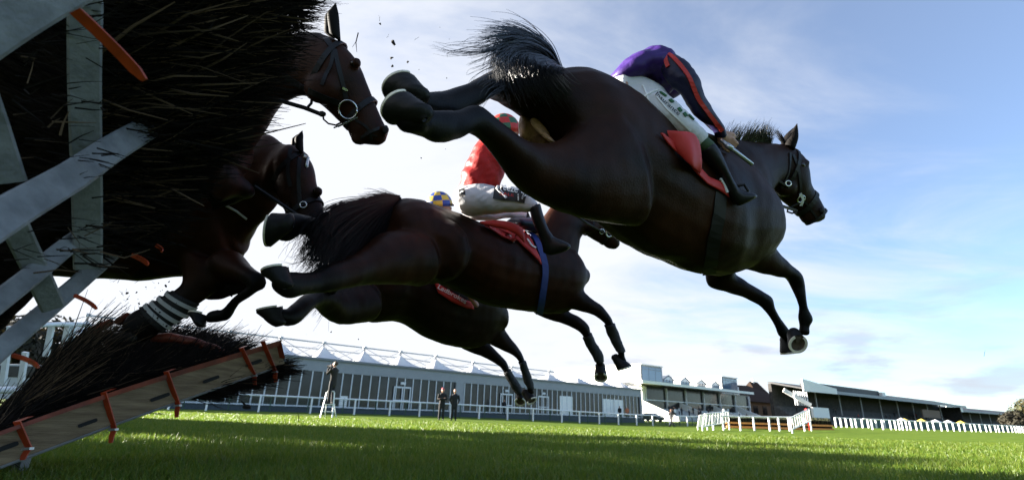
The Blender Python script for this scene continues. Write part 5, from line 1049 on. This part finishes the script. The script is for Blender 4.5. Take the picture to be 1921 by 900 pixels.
# --- rider with the chequered cap, hidden by the middle horse
j3 = tag(empty('person', P(850, 450, 4.7)), 'rider showing only a blue and yellow chequered cap above the middle horse\'s back', 'jockey')
q = MB(); hc3 = P(824, 392, 4.72); headmesh(q, hc3, C((-.1, 1, 0)), C((1, -.2, .2))); tor3 = SS([(790, 480, 850, 480, 4.7, .14), (795, 450, 850, 452, 4.72, .17), (800, 425, 848, 430, 4.74, .18), (812, 412, 840, 415, 4.74, .1)]); q.tube([(c, a * .8, w * .8, v) for c, a, w, v in tor3], 3, 14)
leg3 = SS([(800, 475, 815, 505, 4.55, .1), (850, 478, 850, 505, 4.48, .08), (890, 495, 880, 515, 4.46, .06), (885, 540, 870, 545, 4.46, .05), (900, 570, 888, 575, 4.5, .045)]); q.tube([(c, a * .8, w * .8, v) for c, a, w, v in leg3], 3, 12); fist(q, P(900, 460, 4.75), C((.7, -.6, .2)), C((.5, .7, -.3))); q.tube(SS([(830, 420, 840, 440, 4.6, .05), (865, 445, 862, 455, 4.6, .04), (895, 456, 894, 462, 4.72, .03)]), 3, 10)
skinned(q, 'body', m_skin, j3, .01, 2); q = MB(); q.tube(tor3, 4, 18); q.tube(SS([(828, 418, 840, 442, 4.6, .06), (865, 443, 862, 457, 4.6, .05), (890, 453, 889, 462, 4.7, .036)]), 4, 12); skinned(q, 'jacket', mat('blue_silk', (.02, .05, .25), .45), j3, .011, 2); q = MB(); q.tube(leg3[:4], 4, 16); skinned(q, 'breeches', m_breech, j3, .011, 2)
helmet(P(824, 388, 4.72), C((-.1, 1, .0)), C((1, -.12, .25)), [mat('blue_cap', (.02, .06, .32), .45), mat('yellow_cap', (.62, .46, .05), .45)], j3, mat('blue_peak', (.02, .05, .25), .45))

# ------------------------------------------------------------ the near hurdle panel, tipped over above the lens
def twigs(mb, n, base, direc, ln, r, jit, bright=.1, tone=None):
    for _ in range(n):
        b = base(); d = direc(b); d = (d + Vector([random.gauss(0, jit) for _ in range(3)])).normalized(); l = ln() if callable(ln) else ln
        k = Vector([random.gauss(0, 1) for _ in range(3)]) * l * .07; pts = [b, b + d * l * .5 + k, b + d * l + k * random.uniform(-.5, 2)]
        m0 = len(mb.v); rr = r * random.uniform(.5, 1.5); mb.rod(pts, [rr, rr * .75, rr * .3], 4, cap=False); tone += [1.0 * (random.random() < bright) * random.uniform(.3, 1)] * (len(mb.v) - m0)
        if random.random() < .3:
            e = (d + Vector([random.gauss(0, .5) for _ in range(3)])).normalized(); m0 = len(mb.v); mb.rod([pts[1], pts[1] + e * l * .3], [rr * .5, rr * .2], 3, cap=False); tone += [0.0] * (len(mb.v) - m0)
def tone_build(mb, tone, name, m, parent):
    me = mb.mesh(name); me.attributes.new('tone', 'FLOAT', 'POINT').data.foreach_set('value', np.array(tone, np.float32)); return link(name, me, m, parent, False)
hu = tag(empty('hurdle', P(150, 300, 1.4)), 'white framed hurdle panel packed with birch, tipped over close to the lens at upper left', 'hurdle', 'hurdle panels of the jump')
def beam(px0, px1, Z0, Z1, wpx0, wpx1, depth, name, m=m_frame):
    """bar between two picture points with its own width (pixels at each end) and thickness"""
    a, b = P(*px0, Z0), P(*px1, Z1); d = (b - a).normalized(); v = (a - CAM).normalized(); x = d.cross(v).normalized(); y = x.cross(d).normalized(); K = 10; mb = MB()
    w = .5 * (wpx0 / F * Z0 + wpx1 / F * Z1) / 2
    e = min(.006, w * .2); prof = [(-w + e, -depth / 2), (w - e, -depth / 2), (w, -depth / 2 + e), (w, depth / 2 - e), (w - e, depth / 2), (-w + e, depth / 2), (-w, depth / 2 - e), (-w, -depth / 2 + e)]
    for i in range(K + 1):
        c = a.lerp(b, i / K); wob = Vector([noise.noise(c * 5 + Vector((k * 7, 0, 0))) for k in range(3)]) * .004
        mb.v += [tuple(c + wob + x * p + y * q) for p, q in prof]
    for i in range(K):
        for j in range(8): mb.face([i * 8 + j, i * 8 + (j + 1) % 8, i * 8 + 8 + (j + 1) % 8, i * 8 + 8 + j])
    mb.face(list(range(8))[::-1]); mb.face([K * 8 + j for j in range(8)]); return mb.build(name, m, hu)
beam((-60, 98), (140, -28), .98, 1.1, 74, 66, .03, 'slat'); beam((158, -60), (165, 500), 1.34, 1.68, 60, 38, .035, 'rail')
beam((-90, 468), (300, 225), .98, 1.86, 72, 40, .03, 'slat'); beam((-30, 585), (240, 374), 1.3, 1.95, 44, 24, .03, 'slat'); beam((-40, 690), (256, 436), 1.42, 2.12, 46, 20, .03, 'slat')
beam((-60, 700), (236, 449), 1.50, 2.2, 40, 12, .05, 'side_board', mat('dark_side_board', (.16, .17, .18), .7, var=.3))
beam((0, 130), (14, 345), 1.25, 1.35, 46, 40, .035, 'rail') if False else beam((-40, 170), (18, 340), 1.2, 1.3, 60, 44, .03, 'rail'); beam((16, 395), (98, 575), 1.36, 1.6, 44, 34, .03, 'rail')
for a, b, Z, w, z2 in (((143, 22), (270, 150), 1.0, 22, 1.12), ((248, 478), (278, 496), 1.8, 8, 1.78), ((140, 554), (181, 579), 1.66, 6, 1.62), ((24, 666), (72, 688), 1.6, 7, 1.5), ((293, 460), (304, 472), 1.9, 6, 1.88)):
    A, B = P(*a, Z), P(*b, z2); d = (B - A).normalized(); x = d.cross(FWD).normalized() * w / F * Z / 2; y = FWD * .004; mb = MB(); K = 6
    for i in range(K + 1): c = A.lerp(B, i / K) + FWD * .02 * math.sin(i / K * 3.1) * .5; ww = 1 if i < K else .55; mb.v += [tuple(c - x * ww - y), tuple(c + x * ww - y), tuple(c + x * ww + y), tuple(c - x * ww + y)]
    for i in range(K):
        for j in range(4): mb.face([i * 4 + j, i * 4 + (j + 1) % 4, i * 4 + 4 + (j + 1) % 4, i * 4 + 4 + j])
    mb.face([0, 1, 2, 3]); mb.face([K * 4 + 3 - j for j in range(4)]); mb.build('strap', m_orange, hu)
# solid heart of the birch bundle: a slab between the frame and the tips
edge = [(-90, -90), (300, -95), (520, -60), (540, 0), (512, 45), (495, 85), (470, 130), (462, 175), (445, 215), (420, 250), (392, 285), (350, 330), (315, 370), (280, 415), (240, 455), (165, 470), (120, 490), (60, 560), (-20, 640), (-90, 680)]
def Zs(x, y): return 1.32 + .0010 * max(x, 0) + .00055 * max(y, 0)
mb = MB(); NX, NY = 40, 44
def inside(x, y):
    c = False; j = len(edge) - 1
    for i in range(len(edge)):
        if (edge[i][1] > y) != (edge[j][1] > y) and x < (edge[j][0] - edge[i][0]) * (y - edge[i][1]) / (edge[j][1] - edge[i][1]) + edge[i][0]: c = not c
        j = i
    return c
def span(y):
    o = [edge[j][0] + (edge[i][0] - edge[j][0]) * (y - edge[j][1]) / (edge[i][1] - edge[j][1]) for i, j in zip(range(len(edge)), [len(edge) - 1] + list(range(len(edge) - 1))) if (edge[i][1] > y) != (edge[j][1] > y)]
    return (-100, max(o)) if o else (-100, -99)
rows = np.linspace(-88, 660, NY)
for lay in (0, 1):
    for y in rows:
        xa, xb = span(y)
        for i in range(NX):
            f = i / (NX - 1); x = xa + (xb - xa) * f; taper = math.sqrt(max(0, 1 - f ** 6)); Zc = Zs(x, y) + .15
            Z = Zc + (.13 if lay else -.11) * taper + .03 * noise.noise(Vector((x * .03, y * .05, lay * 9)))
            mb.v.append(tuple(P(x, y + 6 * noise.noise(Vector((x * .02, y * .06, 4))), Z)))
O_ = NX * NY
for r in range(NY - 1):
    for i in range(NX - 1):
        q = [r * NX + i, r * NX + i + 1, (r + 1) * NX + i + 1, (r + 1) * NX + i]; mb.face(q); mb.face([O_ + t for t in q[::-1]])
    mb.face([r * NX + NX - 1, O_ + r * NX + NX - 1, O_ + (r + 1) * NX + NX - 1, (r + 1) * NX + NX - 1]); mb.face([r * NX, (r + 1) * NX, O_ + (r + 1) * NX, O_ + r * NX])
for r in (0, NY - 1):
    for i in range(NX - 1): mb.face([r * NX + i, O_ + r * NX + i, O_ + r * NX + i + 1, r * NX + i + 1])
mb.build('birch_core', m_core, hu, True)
mb = MB(); tone = []
def dirn(p): 
    y = 450 - (p - CAM).dot(UP) / (p - CAM).dot(FWD) * F; t = (y - 180) / 400
    return C((1, .10 - .55 * t * .25 - .0 , .32))
def along_edge(bk, lim=(2, 15)):
    i = random.uniform(*lim); k = int(i); f = i - k; x = edge[k][0] * (1 - f) + edge[k + 1][0] * f; y = edge[k][1] * (1 - f) + edge[k + 1][1] * f
    return P(x - random.uniform(0, bk), y + random.gauss(0, 4), Zs(x, y) + random.uniform(.03, .26))
twigs(mb, 4600, lambda: along_edge(90), dirn, lambda: random.uniform(.06, .19), .0024, .17, .04, tone)
twigs(mb, 500, lambda: along_edge(40, (2, 7)), dirn, lambda: random.uniform(.14, .24), .0022, .2, .04, tone)
def on_face():
    while True:
        x, y = random.uniform(150, 500), random.uniform(-60, 470)
        if inside(x + 20, y): return P(x, y, Zs(x, y) + .15 - .12 + random.uniform(-.02, .02))
twigs(mb, 2600, on_face, lambda p: dirn(p) - FWD * .25, lambda: random.uniform(.05, .2), .0022, .22, .13, tone)
twigs(mb, 160, lambda: P(random.uniform(0, 190), random.uniform(-40, 520), 1.36), dirn, lambda: random.uniform(.03, .12), .002, .3, .1, tone)
twigs(mb, 170, on_face, lambda p: dirn(p) - FWD * .2, lambda: random.uniform(.15, .36), .0045, .2, .5, tone); twigs(mb, 110, lambda: along_edge(120), dirn, lambda: random.uniform(.1, .22), .004, .22, .3, tone)
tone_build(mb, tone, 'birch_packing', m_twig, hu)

# ------------------------------------------------------------ the flattened hurdle at lower left
hv = tag(empty('hurdle', P(270, 760, 2.7)), 'knocked flat hurdle with slotted wooden board, orange padding and birch at lower left', 'hurdle', 'hurdle panels of the jump')
ZL, ZR = 1.95, 3.5
def bl(t, e):        # e: 0 lip top, 1 board top, 2 board bottom; t along the board
    top = ((-60, 836), (529, 637)); mid = ((-60, 838), (526, 648)); bot = ((-60, 896), (534, 682)); a, b = (top, mid, bot)[e]
    iz = (1 - t) / ZL + t / ZR; Z = 1 / iz; bow = -7 * math.sin(math.pi * t) if e < 2 else -3 * math.sin(math.pi * t)
    return a[0] + (b[0] - a[0]) * t, a[1] + (b[1] - a[1]) * t + bow - (0 if e else 6 * (1 - t)), Z
def bp(t, e, back=0.0, dx=0):
    x, y, Z = bl(t, e); return P(x + dx, y, Z + back)
mb = MB(); K = 40
for i in range(K + 1):
    t = i / K; mb.v += [tuple(bp(t, 1)), tuple(bp(t, 2)), tuple(bp(t, 2, .035)), tuple(bp(t, 1, .035))]
for i in range(K):
    for j in range(4): mb.face([i * 4 + j, i * 4 + (j + 1) % 4, i * 4 + 4 + (j + 1) % 4, i * 4 + 4 + j])
mb.face([0, 1, 2, 3]); mb.face([K * 4 + 3 - j for j in range(4)]); bd = mb.build('board', m_wood, hv)
mb = MB()
for i in range(K + 1):
    t = i / K; a, b = bp(t, 0, -.02), bp(t, 1, -.022); mb.v += [tuple(a), tuple(b), tuple(bp(t, 1, .05)), tuple(bp(t, 0, .07))]
for i in range(K):
    for j in range(4): mb.face([i * 4 + j, i * 4 + (j + 1) % 4, i * 4 + 4 + (j + 1) % 4, i * 4 + 4 + j])
mb.face([0, 1, 2, 3]); mb.face([K * 4 + 3 - j for j in range(4)]); mb.build('orange_padding', m_lip, hv)
mb = MB(); mb.v += [tuple(P(x, y, Z)) for Z in (3.47, 3.52) for x, y in ((503, 651), (528, 642), (535, 672), (520, 670), (510, 662))]
for f in ([0, 1, 2, 3, 4], [9, 8, 7, 6, 5], [0, 5, 6, 1], [1, 6, 7, 2], [2, 7, 8, 3], [3, 8, 9, 4], [4, 9, 5, 0]): mb.face(f)
mb.build('end_padding', m_lip, hv)
def on_board(x, y):   # a point of the board's face under a picture point
    t = (x + 60) / 592; t = min(max(t, 0), 1); iz = (1 - t) / ZL + t / ZR; return P(x, y, 1 / iz - .004)
for cx_, cy_, w_, h_ in ((12, 838, 46, 9), (164, 793, 38, 7), (300, 744.5, 38, 7), (396, 711, 32, 6.5), (477, 680, 30, 6.5)):
    mb = MB(); ang = math.atan2(-.37 * 34, 34) * .98; ca, sa = math.cos(-.345), math.sin(-.345); ring = []
    for k in range(20):
        a = 2 * math.pi * k / 20; u = (abs(math.cos(a)) ** .3) * math.copysign(w_ / 2, math.cos(a)); v = (abs(math.sin(a)) ** .45) * math.copysign(h_ / 2, math.sin(a)); ring.append((cx_ + u * ca - v * sa, cy_ + u * sa + v * ca))
    mb.v += [tuple(on_board(*q)) for q in ring] + [tuple(on_board(*q) + FWD * .003) for q in ring]; mb.face(list(range(20)))
    for k in range(20): mb.face([k, (k + 1) % 20, 20 + (k + 1) % 20, 20 + k])
    mb.build('hand_slot', m_slot, bd)
for (x0, y0), (x1, y1), w_ in (((45, 785), (64, 852), 13), ((204, 732), (223, 822), 10), ((319, 694), (343, 776), 9), ((457, 650), (486, 718), 8), ((497, 638), (524, 712), 8)):
    mb = MB(); A = on_board(x0, y0) - FWD * .03; fm_ = .78; xm, ym = x0 + (x1 - x0) * fm_, y0 + (y1 - y0) * fm_; Bm = on_board(xm, ym) - FWD * .014; B = on_board(x1, y1) - FWD * .05
    d = (Bm - A).normalized(); Z = (Bm - CAM).dot(FWD); x = d.cross(FWD).normalized() * w_ / F * Z / 2
    for p, q in ((A + FWD * .06, 1), (A, 1), (A.lerp(Bm, .5), 1), (Bm, 1), (Bm.lerp(B, .5) - RGT * .004, .95), (B, .7)): mb.v += [tuple(p - x * q - FWD * .003), tuple(p + x * q - FWD * .003), tuple(p + x * q + FWD * .003), tuple(p - x * q + FWD * .003)]
    for i in range(5):
        for j in range(4): mb.face([i * 4 + j, i * 4 + (j + 1) % 4, i * 4 + 4 + (j + 1) % 4, i * 4 + 4 + j])
    mb.face([0, 1, 2, 3]); mb.face([23, 22, 21, 20]); o = mb.build('strap', m_orange, hv)
    q = MB(); q.bar(Bm - x * 1.3 - FWD * .006, Bm + x * 1.3 - FWD * .006, .022, .01); q.build('buckle', m_steel, o)
mb = MB(); mb.rod([bp(t, 2, .015) + UP * -.006 for t in np.linspace(.1, .97, 12)], .007, 6); mb.build('bottom_edge', m_steel, hv)
# heart and birch of the flattened panel: a mound behind the board
front = [(-60, 834), (0, 806), (60, 786), (120, 766), (200, 736), (280, 710), (360, 688), (430, 668), (500, 648)]
ridge = [(-60, 820), (20, 772), (58, 720), (100, 672), (160, 640), (215, 640), (290, 640), (350, 644), (440, 660)]
def lerpl(l, t):
    q = t * (len(l) - 1); i = min(int(q), len(l) - 2); f = q - i; return l[i][0] * (1 - f) + l[i + 1][0] * f, l[i][1] * (1 - f) + l[i + 1][1] * f
def mound(t, s_, lift=0.0):
    a, b = lerpl(front, t), lerpl(ridge, t); iz = (1 - t) / ZL + t / ZR; Z0 = 1 / iz + .06; bul = math.sin(math.pi * min(s_, 1) * .5)
    return P(a[0] + (b[0] - a[0]) * s_, a[1] + (b[1] - a[1]) * bul, Z0 + .62 * s_ ** 1.3) + UP * lift
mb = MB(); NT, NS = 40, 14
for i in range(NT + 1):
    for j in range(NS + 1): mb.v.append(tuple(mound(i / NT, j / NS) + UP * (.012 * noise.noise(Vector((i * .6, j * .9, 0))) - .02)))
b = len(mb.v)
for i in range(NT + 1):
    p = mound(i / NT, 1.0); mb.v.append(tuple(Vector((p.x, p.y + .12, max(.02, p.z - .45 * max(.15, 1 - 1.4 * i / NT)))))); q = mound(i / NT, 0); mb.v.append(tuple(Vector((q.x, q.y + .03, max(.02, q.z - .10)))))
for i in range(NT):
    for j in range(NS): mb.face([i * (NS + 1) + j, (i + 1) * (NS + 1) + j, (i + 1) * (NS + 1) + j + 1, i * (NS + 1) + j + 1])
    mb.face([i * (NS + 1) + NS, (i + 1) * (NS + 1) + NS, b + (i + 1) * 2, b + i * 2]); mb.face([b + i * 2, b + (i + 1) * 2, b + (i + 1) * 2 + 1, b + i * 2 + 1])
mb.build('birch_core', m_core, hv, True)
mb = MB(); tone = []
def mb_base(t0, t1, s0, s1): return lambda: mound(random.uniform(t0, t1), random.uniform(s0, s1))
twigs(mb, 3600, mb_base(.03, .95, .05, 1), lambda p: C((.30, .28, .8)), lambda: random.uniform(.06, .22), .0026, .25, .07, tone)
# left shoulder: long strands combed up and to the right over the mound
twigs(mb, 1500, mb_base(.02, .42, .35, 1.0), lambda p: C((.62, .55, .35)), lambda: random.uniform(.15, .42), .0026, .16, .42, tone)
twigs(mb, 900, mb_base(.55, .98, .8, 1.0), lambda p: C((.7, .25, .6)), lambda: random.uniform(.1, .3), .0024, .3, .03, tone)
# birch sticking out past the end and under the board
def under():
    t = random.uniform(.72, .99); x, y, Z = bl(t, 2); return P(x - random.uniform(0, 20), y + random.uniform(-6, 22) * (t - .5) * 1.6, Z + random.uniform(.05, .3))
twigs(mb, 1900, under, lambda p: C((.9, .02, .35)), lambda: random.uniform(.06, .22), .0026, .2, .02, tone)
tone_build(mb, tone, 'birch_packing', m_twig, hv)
mb = MB(); mb.tube(SS([(434, 660, 431, 667, 3.36, .02), (405, 646, 401, 658, 3.3, .025), (372, 633, 368, 650, 3.24, .03), (328, 625, 324, 643, 3.14, .03), (286, 627, 284, 640, 3.08, .025)]), 4, 12, cap=.2); mb.v = [tuple(Vector(v) + Vector((1, 1, 1)) * .012 * noise.noise(Vector(v) * 14)) for v in mb.v]
mb.build('rear_padding', m_lip, hv, True)
mb = MB()
for x, y, Z, r_ in ((191, 612, 3.0, .035), (180, 618, 3.0, .04), (203, 606, 3.0, .03), (228, 600, 3.02, .035), (235, 594, 3.05, .03)): mb.ell(P(x, y, Z), [C((r_, r_ * .6, 0)), C((-r_ * .4, r_ * .7, 0)), FWD * r_], 8)
mb.build('torn_padding', m_lip, hv)
for k in range(1):
    t = .17; p = bp(t, 2, .3); q = MB(); q.bar(p + Vector((0, 0, .02)), Vector((p.x, p.y, -.02)), .05); q.build('ground_stake', m_frame, hv)

# ------------------------------------------------------------ white wing rails and hedge behind the fallen panel
Z0 = 7.5; o = tag(empty('wing_rail', P(80, 720, Z0)), 'white tubular wing rail behind the flattened hurdle at far left', 'fence')
mb = MB(); mb.rod([P(x, y, Z0 + d) for x, y, d in ((40, 612, -.6), (108, 608, 0), (160, 608, .5), (176, 612, .7), (182, 622, .75), (184, 640, .75))], .035, 8); mb.build('top_rail', m_white, o, True)
for a, b, d in (((97, 612), (86, 668), 0), ((128, 610), (116, 668), .2), ((138, 610), (128, 668), .25), ((48, 660), (38, 726), -.3), ((20, 612), (5, 720), -.6)): q = MB(); q.bar(P(*a, Z0 + d), P(*b, Z0 + d), .075, .04, (0, 1, 0)); q.build('post', m_white, o)
mb = MB(); mb.rod([P(x, 731 - .02 * x, Z0) for x in (-90, -20, 50)], .05, 8); mb.rod([P(40, 724, Z0), Vector((P(40, 724, Z0).x, P(40, 724, Z0).y, 0))], .04, 8); mb.rod([P(178, 640, Z0 + .75), Vector((P(178, 640, Z0 + .75).x, P(178, 640, Z0 + .75).y, 0))], .03, 8); mb.build('bottom_rail', m_white, o, True)
for i, (px, Z, h, r) in enumerate(((70, 30, 5.2, 2.6), (150, 34, 5.4, 2.8), (-20, 27, 5, 2.4), (225, 38, 5.4, 2.8))):
    tree(G(px, Z), h, r, .1, 2400, .2, m_leafy, ('rounded autumn bush seen through the wing rail', 'autumn bush right of the wing rail, above the mound of birch', 'autumn bush at the left edge behind the leaning hurdle', 'autumn bush nearest the pavilion, behind the landing horse')[i], 'autumn bushes behind the hurdle', False, 'bush')
car(22, 16, .5, (.30, .32, .35), 'silver car parked at far left behind the wing rail')

# ------------------------------------------------------------ bits in the air
def clod(r):
    q = MB(); q.ell((0, 0, 0), [(r, 0, 0), (0, r * .7, 0), (0, 0, r * .5)], 8); q.v = [tuple(Vector(v) * (1 + .7 * noise.noise(Vector(v) * 2 / r))) for v in q.v]; return q.mesh('turf_clod')
cm = clod(.012); cm.materials.append(m_mud); sm_ = MB(); sm_.rod([(0, 0, 0), (.03, .004, .003), (.06, 0, .012)], [.0017, .0014, .0006], 4); sm_.rod([(.025, .003, .003), (.045, .012, .0)], [.001, .0005], 3); tm = sm_.mesh('birch_twig'); tm.materials.append(m_twig)
first = {}
def debris(kind, x, y, Z, s, rot):
    me, nm, lb, ct = (cm, 'turf_clod', 'small dark clod of turf flying in the air', 'clod') if kind == 0 else (tm, 'birch_twig', 'short bit of birch twig flying in the air', 'twig')
    if kind in first: o = first[kind].copy()
    else: o = bpy.data.objects.new(nm, me); first[kind] = o; tag(o, lb, ct, 'clods in the air' if kind == 0 else 'twigs in the air')
    COL.objects.link(o); o.location = P(x, y, Z); o.scale = (s,) * 3; o.rotation_euler = rot
    return o
rr = lambda: (random.uniform(0, 6), random.uniform(0, 6), random.uniform(0, 6))
for x, y, s in ((738, 81, 1.3), (735, 109, .8), (736, 124, .7), (765, 117, .6), (713, 45, .5), (463, 764, 0.01)):
    if s > .1: debris(0, x, y, 2.2, s, rr())
for _ in range(34): debris(0, random.uniform(205, 345), random.uniform(525, 612), random.uniform(2.2, 3), random.choice((.25, .35, .5, .7)), rr())
for _ in range(30): debris(1, random.uniform(205, 350), random.uniform(525, 612), random.uniform(2.2, 3), random.uniform(.25, .7), rr())
for _ in range(26): debris(0, random.uniform(430, 700), random.uniform(440, 720), random.uniform(2.2, 3.4), random.choice((.15, .2, .3, .4)), rr())
for _ in range(14): debris(0, random.uniform(690, 860), random.uniform(20, 330), random.uniform(2.0, 3), random.choice((.15, .2, .35)), rr())
for x, y, s in ((672, 62, 1.7), (712, 40, .5), (725, 71, .5), (786, 70, .5), (455, 790, 1.0), (392, 505, .6), (1140, 590, .6), (545, 355, .5), (560, 790, .9), (1846, 668, .5)): debris(1, x, y, 2.4, s, rr())
p = P(463, 763, 3.0); q = MB(); q.ell(p, [C((.026, -.006, 0)), C((.006, .014, 0)), FWD * .012], 10); q.rod([p + C((.0, .004, 0)), p + C((-.03, .04, 0)), p + C((-.012, .01, 0))], [.008, .003, .006], 5); q.v = [tuple(Vector(v) + Vector((1, 1, 1)) * .006 * noise.noise(Vector(v) * 90)) for v in q.v]
tag(q.build('turf_divot', m_mud), 'largest dark divot in the air just above the sunlit grass', 'divot')
